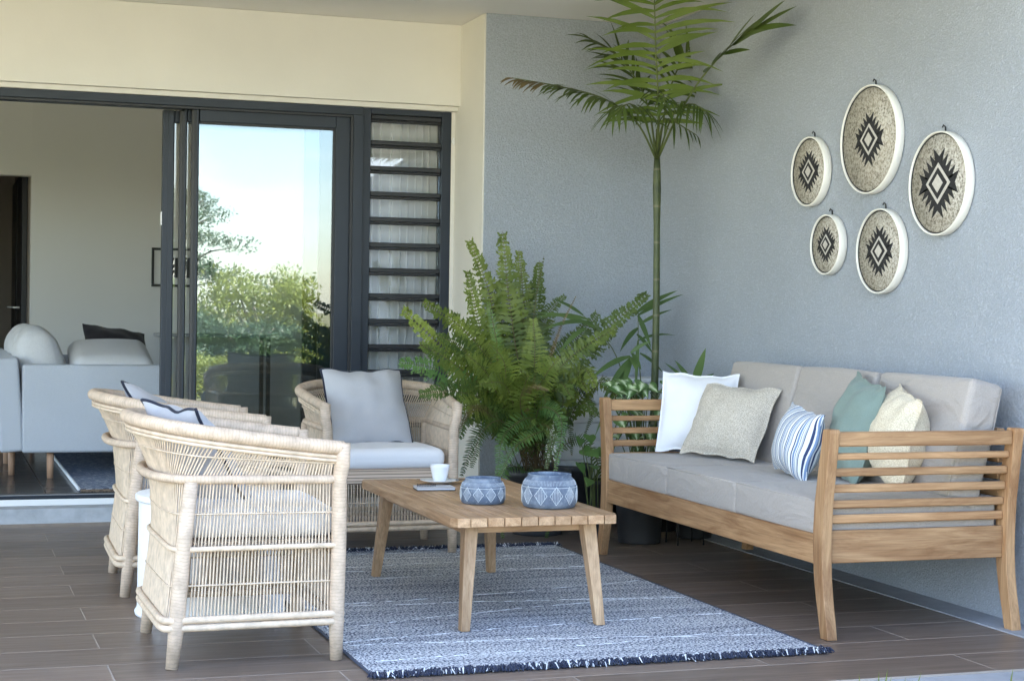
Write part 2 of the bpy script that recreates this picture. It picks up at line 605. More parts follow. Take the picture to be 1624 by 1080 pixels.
# ================================================================== mesh builder
class MB:
    def __init__(s):
        s.v, s.f, s.sm, s.uv, s.mi = [], [], [], [], []

    def add(s, vs, fs, smooth=False, uvs=None, mi=0):
        o = len(s.v)
        s.v.extend([tuple(p) for p in vs])
        for i, f in enumerate(fs):
            s.f.append(tuple(o + k for k in f))
            s.sm.append(smooth)
            s.uv.append(uvs[i] if uvs else None)
            s.mi.append(mi)
        return s

    def box(s, lo, hi, bev=0, mtx=None, mi=0):
        lo, hi = Vector(lo), Vector(hi)
        if bev <= 0:
            vs = [Vector((x, y, z)) for z in (lo.z, hi.z) for y in (lo.y, hi.y) for x in (lo.x, hi.x)]
            fs = [(0, 2, 3, 1), (4, 5, 7, 6), (0, 1, 5, 4), (2, 6, 7, 3), (0, 4, 6, 2), (1, 3, 7, 5)]
        else:
            vs, fs = chamfer(lo, hi, bev)
        if mtx is not None:
            vs = [mtx @ p for p in vs]
        return s.add(vs, fs, False, None, mi)

    def tube(s, pts, rad, seg=8, caps=True, closed=False, smooth=True, mi=0):
        pts = [Vector(p) for p in pts]
        n = len(pts)
        if not hasattr(rad, '__len__'):
            rad = [rad] * n
        tang = []
        for i in range(n):
            a = pts[(i - 1) % n] if (closed or i > 0) else pts[i]
            b = pts[(i + 1) % n] if (closed or i < n - 1) else pts[i]
            d = b - a
            tang.append(d.normalized() if d.length > 1e-9 else Vector((0, 0, 1)))
        ref = Vector((0, 0, 1)) if abs(tang[0].z) < .9 else Vector((1, 0, 0))
        nx = tang[0].cross(ref).normalized()
        vs, L, acc = [], [], 0
        for i in range(n):
            if i:
                acc += (pts[i] - pts[i - 1]).length
                nx = (nx - tang[i] * nx.dot(tang[i]))
                nx = nx.normalized() if nx.length > 1e-6 else tang[i].orthogonal().normalized()
            L.append(acc)
            ny = tang[i].cross(nx)
            for k in range(seg):
                a = 2 * math.pi * k / seg
                vs.append(pts[i] + (nx * math.cos(a) + ny * math.sin(a)) * rad[i])
        fs, uvs = [], []
        m = n if closed else n - 1
        for i in range(m):
            j = (i + 1) % n
            for k in range(seg):
                k2 = (k + 1) % seg
                fs.append((i * seg + k, i * seg + k2, j * seg + k2, j * seg + k))
                l2 = L[j] if j else acc + .01
                uvs.append(((L[i], k / seg), (L[i], (k + 1) / seg), (l2, (k + 1) / seg), (l2, k / seg)))
        if caps and not closed:
            fs.append(tuple(reversed(range(seg))))
            uvs.append(None)
            fs.append(tuple((n - 1) * seg + k for k in range(seg)))
            uvs.append(None)
        return s.add(vs, fs, smooth, uvs, mi)

    def lathe(s, prof, seg=40, mi=0, smooth=True, center=(0, 0, 0)):
        c = Vector(center)
        vs, fs = [], []
        for r, z in prof:
            for k in range(seg):
                a = 2 * math.pi * k / seg
                vs.append(c + Vector((r * math.cos(a), r * math.sin(a), z)))
        for i in range(len(prof) - 1):
            for k in range(seg):
                k2 = (k + 1) % seg
                fs.append((i * seg + k, i * seg + k2, (i + 1) * seg + k2, (i + 1) * seg + k))
        s.add(vs, fs, smooth, None, mi)
        return s

    def mesh(s, name, mats):
        me = bpy.data.meshes.new(name)
        me.from_pydata(s.v, [], s.f)
        me.polygons.foreach_set('use_smooth', s.sm)
        if any(u is not None for u in s.uv):
            ul = me.uv_layers.new(name='UVMap')
            buf = np.zeros((len(me.loops), 2), np.float32)
            i = 0
            for f, u in zip(s.f, s.uv):
                if u is not None:
                    buf[i:i + len(f)] = u
                i += len(f)
            ul.data.foreach_set('uv', buf.ravel())
        if not isinstance(mats, (list, tuple)):
            mats = [mats]
        for m in mats:
            me.materials.append(M[m] if isinstance(m, str) else m)
        if any(s.mi):
            me.polygons.foreach_set('material_index', s.mi)
        me.update()
        return me

    def build(s, name, mats, parent=None, kind=None, smooth_angle=None):
        o = bpy.data.objects.new(name, s.mesh(name, mats))
        COL.objects.link(o)
        if parent:
            o.parent = parent
        if kind:
            o['kind'] = kind
        return o


def chamfer(lo, hi, b):
    b = min(b, (hi.x - lo.x) * .45, (hi.y - lo.y) * .45, (hi.z - lo.z) * .45)
    vs, idx = [], {}
    for cx in (0, 1):
        for cy in (0, 1):
            for cz in (0, 1):
                c = Vector((hi.x if cx else lo.x, hi.y if cy else lo.y, hi.z if cz else lo.z))
                sgn = Vector((-1 if cx else 1, -1 if cy else 1, -1 if cz else 1)) * b
                for ax in range(3):      # vertex lying in the face normal to ax
                    p = c.copy()
                    for k in range(3):
                        if k != ax:
                            p[k] += sgn[k]
                    idx[(cx, cy, cz, ax)] = len(vs)
                    vs.append(p)
    fs = []
    for ax in range(3):
        o1, o2 = [k for k in range(3) if k != ax]
        for sd_ in (0, 1):
            loop = []
            for a, b_ in ((0, 0), (1, 0), (1, 1), (0, 1)):
                c = [0, 0, 0]
                c[ax], c[o1], c[o2] = sd_, a, b_
                loop.append(idx[(*c, ax)])
            fs.append(loop)
    for ax in range(3):
        o1, o2 = [k for k in range(3) if k != ax]
        for a in (0, 1):
            for b_ in (0, 1):
                c0, c1 = [0, 0, 0], [0, 0, 0]
                c0[o1] = c1[o1] = a
                c0[o2] = c1[o2] = b_
                c1[ax] = 1
                fs.append([idx[(*c0, o1)], idx[(*c1, o1)], idx[(*c1, o2)], idx[(*c0, o2)]])
    for cx in (0, 1):
        for cy in (0, 1):
            for cz in (0, 1):
                fs.append([idx[(cx, cy, cz, k)] for k in range(3)])
    ctr = (lo + hi) / 2
    out = []
    for f in fs:
        p = [vs[i] for i in f]
        nrm = (p[1] - p[0]).cross(p[2] - p[0])
        fc = sum(p, Vector()) / len(p)
        out.append(tuple(f) if nrm.dot(fc - ctr) > 0 else tuple(reversed(f)))
    return vs, out


def link(o, parent=None):
    COL.objects.link(o)
    if parent:
        o.parent = parent
    return o


def tag(o, label, cat, group=None, kind=None):
    o['label'] = label
    o['category'] = cat
    if group:
        o['group'] = group
    if kind:
        o['kind'] = kind
    return o


def thing(name, label, cat, loc=(0, 0, 0), rz=0, group=None):
    e = bpy.data.objects.new(name, None)
    e.empty_display_size = .1
    link(e)
    e.location = loc
    e.rotation_euler = (0, 0, rz)
    return tag(e, label, cat, group)


def copy_tree(o, parent=None):
    c = o.copy()
    COL.objects.link(c)
    c.parent = parent
    for ch in list(o.children):
        copy_tree(ch, c)
    return c


def boxo(name, lo, hi, m, parent=None, bev=.0):
    return MB().box(lo, hi, bev).build(name, m, parent)


def rbox(size, r, n=8, puff=(0, 0, 0), jit=0, seed=0):
    """rounded, softly puffed cushion block centred at the origin"""
    hx, hy, hz = [s / 2 for s in size]
    mb = MB()
    rg = np.random.default_rng(seed)
    ph = rg.uniform(0, 6.28, 6)

    def warp(p):
        q = Vector(p)
        core = Vector((max(-hx + r, min(hx - r, q.x)), max(-hy + r, min(hy - r, q.y)), max(-hz + r, min(hz - r, q.z))))
        d = q - core
        if d.length > 1e-9:
            q = core + d.normalized() * r
        u, v_, w_ = q.x / hx, q.y / hy, q.z / hz
        q.x += puff[0] * u * (1 - v_ * v_) * (1 - w_ * w_)
        q.y += puff[1] * v_ * (1 - u * u) * (1 - w_ * w_)
        q.z += puff[2] * w_ * (1 - u * u) * (1 - v_ * v_)
        if jit:
            q += Vector((math.sin(9 * q.z + ph[0] + 5 * q.y), math.sin(8 * q.x + ph[1] + 6 * q.z), math.sin(11 * q.x + ph[2]) * math.sin(9 * q.y + ph[3]))) * jit
        return q
    k = [-1 + 2 * i / n for i in range(n + 1)]
    h = (hx, hy, hz)
    for ax in range(3):
        o1, o2 = (ax + 1) % 3, (ax + 2) % 3
        # denser sampling near the rounded edge
        def samp(H):
            inner = [(-H + r) + (2 * H - 2 * r) * i / n for i in range(n + 1)]
            a = [-H + r - r * math.tan(R(45) * j / 4) for j in (4, 3, 2, 1)]
            return a + inner + [-x for x in reversed(a)]
        s1, s2 = samp(h[o1]), samp(h[o2])
        for sd_ in (-1, 1):
            vs = []
            for a in s1:
                for b in s2:
                    p = [0, 0, 0]
                    p[ax], p[o1], p[o2] = sd_ * h[ax], a, b
                    vs.append(warp(p))
            nn = len(s2)
            fs = []
            for i in range(len(s1) - 1):
                for j in range(nn - 1):
                    f = (i * nn + j, (i + 1) * nn + j, (i + 1) * nn + j + 1, i * nn + j + 1)
                    fs.append(f if sd_ > 0 else tuple(reversed(f)))
            mb.add(vs, fs, True)
    return mb


def pillow_mesh(wd, ht, th, seed=0, flange=0.0, wr=.006, pinch=.07):
    rg = np.random.default_rng(seed)
    ph = rg.uniform(0, 6.28, 8)
    n = 22
    mb = MB()

    def pt(u, v, side):
        x = wd / 2 * u * (1 - pinch * (1 - v * v)) * (1 - .03 * abs(v))
        z = ht / 2 * v * (1 - pinch * (1 - u * u))
        fu = min(1, abs(u) / (1 - flange))
        fv = min(1, abs(v) / (1 - flange))
        t = th / 2 * (max(0, 1 - fu ** 2.4) ** .62) * (max(0, 1 - fv ** 2.4) ** .62)
        wv = wr * (math.sin(7 * u + 5 * v + ph[0]) * math.sin(6 * v - 4 * u + ph[1]) + .6 * math.sin(13 * u * v + ph[2] + side)) * (1 - (u * v) ** 2)
        edge = .006 * math.sin(5 * u + ph[3]) * (abs(v) ** 4) + .006 * math.sin(5 * v + ph[4]) * (abs(u) ** 4)
        return Vector((x, side * (t + .0018) + (wv * side if t > .006 else 0) + edge, z + .004 * math.sin(9 * u + ph[5])))
    ks = [math.sin(math.pi / 2 * (-1 + 2 * i / n)) for i in range(n + 1)]
    for side in (-1, 1):
        vs = [pt(u, v, side) for u in ks for v in ks]
        fs = []
        m = n + 1
        for i in range(n):
            for j in range(n):
                f = (i * m + j, (i + 1) * m + j, (i + 1) * m + j + 1, i * m + j + 1)
                fs.append(f if side < 0 else tuple(reversed(f)))
        mb.add(vs, fs, True)
    per = []
    for i in range(n + 1):
        per.append((ks[i], -1))
    for i in range(1, n + 1):
        per.append((1, ks[i]))
    for i in range(n - 1, -1, -1):
        per.append((ks[i], 1))
    for i in range(n - 1, 0, -1):
        per.append((-1, ks[i]))
    ring = [(pt(u, v, -1) + pt(u, v, 1)) / 2 for u, v in per]
    # close the side gap
    a = [pt(u, v, -1) for u, v in per]
    b = [pt(u, v, 1) for u, v in per]
    k = len(per)
    mb.add(a + b, [(i, k + i, k + (i + 1) % k, (i + 1) % k) for i in range(k)], True)
    return mb, ring


def pillow(name, label, size, m, loc, rot, seed=0, piping=None, flange=0, wr=.006, group=None, pinch=.07):
    mb, ring = pillow_mesh(*size, seed=seed, flange=flange, wr=wr, pinch=pinch)
    o = mb.build(name, m)
    tag(o, label, 'cushion', group)
    o.location = loc
    o.rotation_euler = rot
    if piping:
        MB().tube(ring, .0055, 6, closed=True).build('piping', piping, o)
    return o


# ================================================================== ground and patio floor
lawn = MB()
ys = 4.30
lawn.add([(-400, -400, -.10), (400, -400, -.10), (400, ys, -.10), (-400, ys, -.10)], [(0, 1, 2, 3)])
lawn.add([(4.2, ys, -.10), (400, ys, -.10), (400, 400, -.10), (4.2, 400, -.10)], [(0, 1, 2, 3)])
lawn.add([(-400, ys, -.10), (-4.0, ys, -.10), (-4.0, 400, -.10), (-400, 400, -.10)], [(0, 1, 2, 3)])
lawn.build('lawn', 'lawn', kind='structure')

MB().box((-14, .3, -.3), (14, 2.85, -.085)).build('bounce_paving', 'bounce_paving', kind='structure')  # unseen slab added to bounce sunlight into the patio
kerb = MB().box((-4.0, 4.30, -.3), (3.6595, 4.452, -.006), .004)
kerb.build('kerb', 'strip', kind='structure')

floor = MB().box((-4.0, 4.452, -.3), (3.515, 8.67, -.0006)).build('patio_floor', 'grout', kind='structure')
TW, TL = .2545, 1.304
tm_cache = {}


def tile_mesh(l, wd, m, th=.012, bev=.0015, z=0):
    key = (round(l, 3), round(wd, 3), m)
    if key not in tm_cache:
        tm_cache[key] = MB().box((0, 0, z - th), (l, wd, z), bev).mesh('tile', m)
    return tm_cache[key]


row_top = 4.958
g_ = .0042
for k in range(-2, 15):
    y0 = row_top + TW * (k - 1) + g_ / 2
    y1 = y0 + TW - g_
    y0, y1 = max(y0, 4.456), min(y1, 8.666)
    if y1 - y0 < .02:
        continue
    off = 1.157 if k % 2 == 0 else 3.113
    x = off - TL * 5
    while x < 3.51:
        a, b = max(x + .0013, -3.99), min(x + TL - .0013, 3.511)
        if b - a > .03:
            o = bpy.data.objects.new('tile', tile_mesh(b - a, y1 - y0, 'tile'))
            o.location = (a, y0, 0)
            link(o, floor)
        x += TL
strip = MB().box((3.515, 4.452, -.3), (3.66, 8.36, .003), .003)
strip.build('wall_strip', 'strip', kind='structure')

# grass blades by the kerb
gb = MB()
for i in range(5200):
    if i < 900:
        x, y = rng.uniform(.3, 3.9), 4.29 - abs(rng.normal(0, .12))
    else:
        x, y = rng.uniform(-1, 4.5), 4.28 - rng.uniform(0, 1) ** 1.5 * 2.2
    h = rng.uniform(.035, .085)
    if i % 60 == 0 and i < 900 and x > 2.4:
        h = rng.uniform(.12, .165)
    a = rng.uniform(0, 6.28)
    l = Vector((math.cos(a), math.sin(a), 0)) * rng.uniform(.1, .5) * h
    s = Vector((-math.sin(a), math.cos(a), 0)) * rng.uniform(.0016, .003)
    b = Vector((x, y, -.10))
    mid = b + Vector((0, 0, h * .6)) + l * .4
    gb.add([b - s, b + s, mid + s * .8, mid - s * .8, b + l + Vector((0, 0, h))], [(0, 1, 2, 3), (3, 2, 4)])
for px, py, tilt in ((1362, 1066, -.03), (1394, 1063, -.012), (1408, 1058, .004), (1414, 1070, .01), (1437, 1072, .012), (1447, 1076, -.01), (1462, 1063, .03), (1607, 1057, .004), (1560, 1077, .02), (1180, 1076, .01)):
    tp = P(px, py, 4.22)
    b = Vector((tp.x - tilt, 4.25, -.10))
    s = Vector((.0048, -.0015, 0))
    mid = b.lerp(tp, .6) - Vector((tilt * .12, 0, 0))
    gb.add([b - s, b + s, mid + s * .85, mid - s * .85, tp], [(0, 1, 2, 3), (3, 2, 4)])
g = gb.build('grass', 'grass', kind='stuff')
tag(g, 'short sunlit grass blades growing along the patio kerb', 'grass')

# ================================================================== house
H = thing('house', 'house with cream beam, grey textured walls and open sliding glass doors', 'house', (0, 0, 0))
ZC = 2.612


def hpart(name, lo, hi, m, bev=0):
    return boxo(name, lo, hi, m, H, bev)


hpart('roof', (-4.2, 4.30, ZC), (4.7, 14.2, 2.92), 'ceiling')
beam = hpart('lintel_beam', (-4.0, 8.776, 2.178), (2.676, 9.06, ZC - .002), 'cream')
hpart('lintel_trim', (-4.0, 8.815, 2.152), (2.676, 9.06, 2.1775), 'cream')
wr_ = hpart('side_wall', (3.66, 2.9, -.3), (3.92, 8.9, ZC - .002), 'grey_render')
wr_['label'] = 'grey stippled side wall hung with round woven trays'
wb_ = hpart('rear_wall', (2.682, 8.36, -.3), (3.6595, 8.90, ZC - .002), 'grey_render')
wb_['label'] = 'grey stippled wall behind the palm and ferns'
hpart('wall_return', (2.674, 8.362, -.05), (2.6818, 9.06, ZC - .003), 'cream')
hpart('window_reveal', (2.652, 8.86, .1), (2.6735, 9.06, 2.1515), 'cream')
hpart('facade_wall', (-4.0, 8.78, -.3), (-1.55, 9.06, 2.1515), 'cream')
# step and sill
hpart('step', (-1.55, 8.672, -.3), (2.6735, 8.80, .072), 'step', .004)
hpart('sill_wall', (-1.55, 8.8005, -.3), (2.6735, 9.06, .0715), 'step')
# interior shell
IF = hpart('indoor_floor', (-3.6, 9.0605, -.3), (4.5, 13.4, .1005), 'igrout')
T = .6
xs0 = .56 - T * 7
y = 9.66 - T
while y < 13.4:
    x = xs0
    while x < 4.5:
        a, b = max(x + .002, -3.59), min(x + T - .002, 4.49)
        c, d = max(y + .002, 9.064), min(y + T - .002, 13.39)
        if b - a > .03 and d - c > .03:
            o = bpy.data.objects.new('floor_tile', tile_mesh(b - a, d - c, 'itile', .01, .001))
            o.location = (a, c, .105)
            link(o, IF)
        x += T
    y += T
hpart('indoor_wall', (.70, 13.4, -.3), (4.5, 13.55, ZC - .002), 'indoor_wall')
hpart('indoor_wall', (-3.6, 13.4, -.3), (-.35, 13.55, ZC - .002), 'indoor_wall')
hpart('indoor_wall', (-.35, 13.4, 2.05), (.70, 13.55, ZC - .002), 'indoor_wall')
hpart('indoor_wall', (4.5, 8.9, -.3), (4.65, 13.55, ZC - .002), 'indoor_wall')
hpart('indoor_wall', (3.92, 8.75, -.3), (4.5, 8.9, ZC - .002), 'indoor_wall')
for lo, hi in (((-3.75, 9.06, -.3), (-3.6, 9.7, ZC - .002)), ((-3.75, 12.9, -.3), (-3.6, 13.55, ZC - .002)),
               ((-3.75, 9.7, 2.3), (-3.6, 12.9, ZC - .002)), ((-3.75, 9.7, -.3), (-3.6, 12.9, .3))):
    hpart('indoor_wall', lo, hi, 'indoor_wall')  # the unseen opening these pieces frame is added to let daylight in
hpart('indoor_wall', (2.70, 8.9005, -.3), (4.5, 9.06, ZC - .002), 'indoor_wall')
# hall beyond the doorway
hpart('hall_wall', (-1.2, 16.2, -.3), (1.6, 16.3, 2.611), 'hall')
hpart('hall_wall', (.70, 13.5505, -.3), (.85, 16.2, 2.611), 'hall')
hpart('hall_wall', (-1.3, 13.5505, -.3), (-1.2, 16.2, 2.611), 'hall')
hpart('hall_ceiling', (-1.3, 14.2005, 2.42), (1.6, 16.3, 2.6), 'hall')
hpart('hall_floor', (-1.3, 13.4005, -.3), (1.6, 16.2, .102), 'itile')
for y0 in (13.95, 14.9):
    d_ = hpart('hall_door', (.655, y0, .105), (.699, y0 + .75, 2.12), 'alu_dark', .004)
    MB().tube([(.65, y0 + .08, 1.05), (.61, y0 + .08, 1.05), (.60, y0 + .10, 1.05), (.60, y0 + .2, 1.05)], .009, 8).build('handle', 'white_hard', d_)

# ---------------- sliding doors (house > sliding_door > pieces)
SD = bpy.data.objects.new('sliding_door', None)
link(SD, H)
SD['label'] = 'dark grey aluminium sliding glass door pushed open'


def sd(name, lo, hi, m, bev=.002):
    return boxo(name, lo, hi, m, SD, bev)


Z0, Z1 = .075, 2.11
sd('head_track', (-1.55, 8.835, 2.108), (2.155, 9.05, 2.1515), 'alu')
sd('head_lip', (-1.55, 8.842, 2.094), (2.10, 8.856, 2.1078), 'alu_dark')
sd('sill_track', (-1.55, 8.81, .0725), (2.10, 9.05, .088), 'alu')
for yy in (8.86, 8.93, 9.0):
    sd('track_rail', (-1.55, yy, .0882), (2.10, yy + .012, .101), 'alu', .001)
sd('threshold_edge', (-1.55, 8.802, .0725), (2.10, 8.8095, .104), 'white_hard', .001)
sd('jamb', (2.104, 8.832, .0885), (2.158, 9.05, 2.1078), 'alu')
sd('jamb_lip', (2.090, 8.84, .0885), (2.1035, 8.852, 2.1078), 'alu_dark', .001)
# three panels stacked behind one another, stepped a little to the left
for i, (xl, yy) in enumerate(((1.258, 8.862), (1.205, 8.925), (1.125, 8.988))):
    xr = 2.10 - i * .07
    w_l = .037 if i < 2 else .06
    w_r = .085
    sd('stile', (xl, yy, .103), (xl + w_l, yy + .042, 2.10), 'alu' if i == 2 else 'alu_dark', .009 if i < 2 else .003)
    if i < 2:
        sd('stile_bead', (xl + w_l * .62, yy - .0035, .105), (xl + w_l * .86, yy - .0005, 2.098), 'alu', .0012)
    else:
        sd('stile_bead', (xl + .026, yy - .006, .105), (xl + .055, yy - .0005, 2.098), 'white_paint' if False else 'alu', .002)
    sd('stile', (xr - w_r, yy, .103), (xr, yy + .042, 2.10), 'alu', .003)
    sd('top_rail', (xl + w_l + .0005, yy, 2.035), (xr - w_r - .0005, yy + .042, 2.10), 'alu', .003)
    sd('bottom_rail', (xl + w_l + .0005, yy, .103), (xr - w_r - .0005, yy + .042, .175), 'alu', .003)
    sd('glass_pane', (xl + w_l + .001, yy + .017, .1755), (xr - w_r - .001, yy + .023, 2.0345), 'glass' if i == 0 else 'glass_clear', 0)
    if i == 0:
        sd('glazing_bead', (xl + w_l + .002, yy + .004, 2.024), (xr - w_r - .002, yy + .0165, 2.0345), 'alu_dark', .001)
        sd('glazing_bead', (xr - w_r - .012, yy + .004, .176), (xr - w_r - .001, yy + .0165, 2.0235), 'alu_dark', .001)
sd('latch', (1.118, 8.99, 1.50), (1.1245, 9.01, 1.57), 'white_hard', .001)

# ---------------- louvre window
LW = bpy.data.objects.new('louvre_window', None)
link(LW, H)
LW['label'] = 'tall dark louvre window with glass blades and white curtain behind'


def lw(name, lo, hi, m, bev=.002):
    return boxo(name, lo, hi, m, LW, bev)


lx0, lx1 = 2.1585, 2.6515
lw('frame_stile', (lx0, 8.86, .073), (lx0 + .046, 8.95, 2.1515), 'alu')
lw('frame_stile', (lx1 - .052, 8.86, .073), (lx1, 8.95, 2.1515), 'alu')
lw('frame_head', (lx0 + .0465, 8.862, 2.122), (lx1 - .0525, 8.95, 2.1515), 'alu')
lw('frame_sill', (lx0 + .0465, 8.862, .073), (lx1 - .0525, 8.95, .12), 'alu')
PIT = .1362
zb = 2.098
for k in range(15):
    zc = zb - k * PIT
    if zc < .14:
        break
    lw('louvre_rail', (lx0 + .0475, 8.868, zc - .004), (lx1 - .0535, 8.892, zc + .021), 'alu_dark', .004)
    lw('louvre_rail', (lx0 + .0475, 8.874, zc - .019), (lx1 - .0535, 8.899, zc - .0055), 'alu_dark', .004)
    gm = MB()
    zt, zbm = zc - .0195, max(zc - PIT + .0215, .121)
    gm.add([(lx0 + .049, 8.896, zt), (lx1 - .055, 8.896, zt), (lx1 - .055, 8.893, zbm), (lx0 + .049, 8.893, zbm),
            (lx0 + .049, 8.901, zt), (lx1 - .055, 8.901, zt), (lx1 - .055, 8.898, zbm), (lx0 + .049, 8.898, zbm)],
           [(0, 3, 2, 1), (4, 5, 6, 7), (0, 1, 5, 4), (2, 3, 7, 6), (0, 4, 7, 3), (1, 2, 6, 5)])
    gm.build('glass_blade', 'glass_clear', LW)
lw('operating_rod', (lx1 - .060, 8.905, .3), (lx1 - .0545, 8.912, 2.09), 'alu_dark', .001)
cl = MB()
cl.box((2.652, 8.845, 1.985), (2.668, 8.8595, 2.003), .002)
cl.box((2.655, 8.842, 1.975), (2.665, 8.8448, 2.013), .001)
cl.build('clip', 'white_hard', H)

# curtain inside
cu = MB()
nx_, pts0 = 260, []
for i in range(nx_ + 1):
    u = i / nx_
    x = 2.17 + .48 * u
    yv = 9.01 + .036 * math.sin(u * 66 + 1.6 * math.sin(u * 9)) + .010 * math.sin(u * 23 + 1)
    pts0.append((x, yv))
vs = [(x, y_ + .004 * math.sin(5 * z + 30 * x), z) for z in (.12, .8, 1.5, 2.145) for x, y_ in pts0]
m_ = nx_ + 1
cu.add(vs, [(r_ * m_ + i, r_ * m_ + i + 1, (r_ + 1) * m_ + i + 1, (r_ + 1) * m_ + i) for r_ in range(3) for i in range(nx_)], True)
c_ = cu.build('curtain', 'curtain')
tag(c_, 'pleated white curtain hanging behind the louvre window', 'curtain')
# ================================================================== indoor furniture
S = thing('indoor_sofa', 'pale blue upholstered sofa on wooden legs inside the living room', 'sofa', (.47, 9.76, .105))


def put(mb, name, m, parent, loc=(0, 0, 0), rot=(0, 0, 0)):
    o = mb.build(name, m, parent)
    o.location = loc
    o.rotation_euler = rot
    return o


LS = 2.05
put(rbox((.80, .13, .49), .018, 6), 'arm', 'blue_sofa', S, (.40, .066, .395))
put(rbox((.80, .13, .49), .018, 6), 'arm', 'blue_sofa', S, (.40, LS - .066, .395))
put(rbox((.13, LS, .52), .02, 6), 'back_frame', 'blue_sofa', S, (-.068, LS / 2, .415), (0, R(-4), 0))
put(rbox((.80, LS - .27, .17), .02, 6), 'base', 'blue_sofa', S, (.40, LS / 2, .24))
for k in range(3):
    L = (LS - .28) / 3
    put(rbox((.20, L - .01, .50), .085, 8, (.05, 0, .03), .004, k), 'back_cushion', 'pale_sofa', S, (.125, .14 + L * (k + .5), .575), (0, R(-12), 0))
    put(rbox((.66, L - .008, .17), .05, 8, (0, 0, .02), .002, k + 5), 'seat_cushion', 'pale_sofa', S, (.47, .14 + L * (k + .5), .412))
put(rbox((.46, .46, .15), .07, 8, (0, 0, .02), .004, 12), 'back_cushion', 'pale_sofa', S, (.50, .30, .655), (R(14), 0, 0))
for x, y_ in ((.16, .09), (.70, .09), (.16, LS - .1), (.70, LS - .1), (-.04, LS * .5), (-.04, .3), (-.04, LS - .3)):
    put(MB().tube([(0, 0, .002), (0, 0, .158)], [.017, .021], 12), 'leg', 'oak_z', S, (x, y_, 0))
put(MB().box((0, 0, 0), (.003, .02, .035)), 'care_tag', 'label_white', S, (-.006, .004, .17))
pillow('cushion', 'small black cushion lying on the pale indoor sofa', (.40, .30, .13), 'dark_fab', (1.03, 10.30, .83), (R(-42), R(8), R(12)), 31)

ir = thing('indoor_rug', 'blue and white woven rug with brown edge under the indoor sofa', 'rug', (.735, 8.94 + .16, .1055))
MB().box((0, 0, 0), (2.2, 2.25, .016), .004).build('pile', 'irug', ir)
MB().box((0, -.012, 0), (2.2, -.0005, .014), .003).build('edge_binding', 'jute', ir)
kn = MB()
for i in range(56):
    kn.lathe([(0, -.008), (.009, -.004), (.011, .002), (.008, .008), (0, .011)], 6, center=(-.006, .02 + i * .04, .012))
kn.build('edge_knots', 'rug_line', ir, kind='stuff')

pf = thing('picture_frame', 'black framed picture on the living room wall', 'picture', (1.60, 13.398, 1.23))
for lo, hi in (((0, -.02, 0), (.46, 0, .018)), ((0, -.02, .282), (.46, 0, .30)), ((0, -.02, .0185), (.018, 0, .2815)), ((.442, -.02, .0185), (.46, 0, .2815))):
    MB().box(lo, hi, .002).build('frame_bar', 'black', pf)
MB().box((.0185, -.008, .0185), (.4415, 0, .2815)).build('mat_board', 'label_white', pf)
MB().box((.10, -.011, .07), (.36, -.0085, .225)).build('print', 'black', pf)
cs = thing('console', 'dark narrow console table against the living room wall', 'console', (1.62, 13.0, .105))
MB().box((0, 0, .74), (.9, .38, .765), .003).build('top', 'strip', cs)
for x in (.05, .82):
    for y_ in (.03, .32):
        MB().box((x, y_, .001), (x + .03, y_ + .03, .7395), .002).build('leg', 'black', cs)


# ================================================================== wicker armchairs
def superarc(xc, xb, wr, n, m=60):
    pts = []
    for i in range(m + 1):
        a = R(-90 + 180 * i / m)
        c, s = math.cos(a), math.sin(a)
        x = xc + (xb - xc) * abs(c) ** (2 / n)
        y_ = wr * math.copysign(abs(s) ** (2 / n), s)
        pts.append((x, y_))
    return pts


def resample(pts, k):
    pts = np.array(pts, float)
    d = np.r_[0, np.cumsum(np.hypot(*np.diff(pts, axis=0).T))]
    s = np.linspace(0, d[-1], k)
    return np.c_[np.interp(s, d, pts[:, 0]), np.interp(s, d, pts[:, 1])]


NS, NA = 45, 74          # rods along one side / round the back


def outline(xf, wf, xc, wr, xb, n, zf, zb_):
    a = resample([(xf, -wf), (xc, -wr)], NS)
    arc = superarc(xc, xb, wr, n)
    b = resample(arc, NA)
    c = a[::-1] * [1, -1]
    p = np.vstack([a[:-1], b, c[1:]])
    t = np.clip((xf - p[:, 0]) / (xf - xb), 0, 1)
    z = zf + (zb_ - zf) * (t ** 1.15)
    return [Vector((x, y_, zz)) for (x, y_), zz in zip(p, z)]


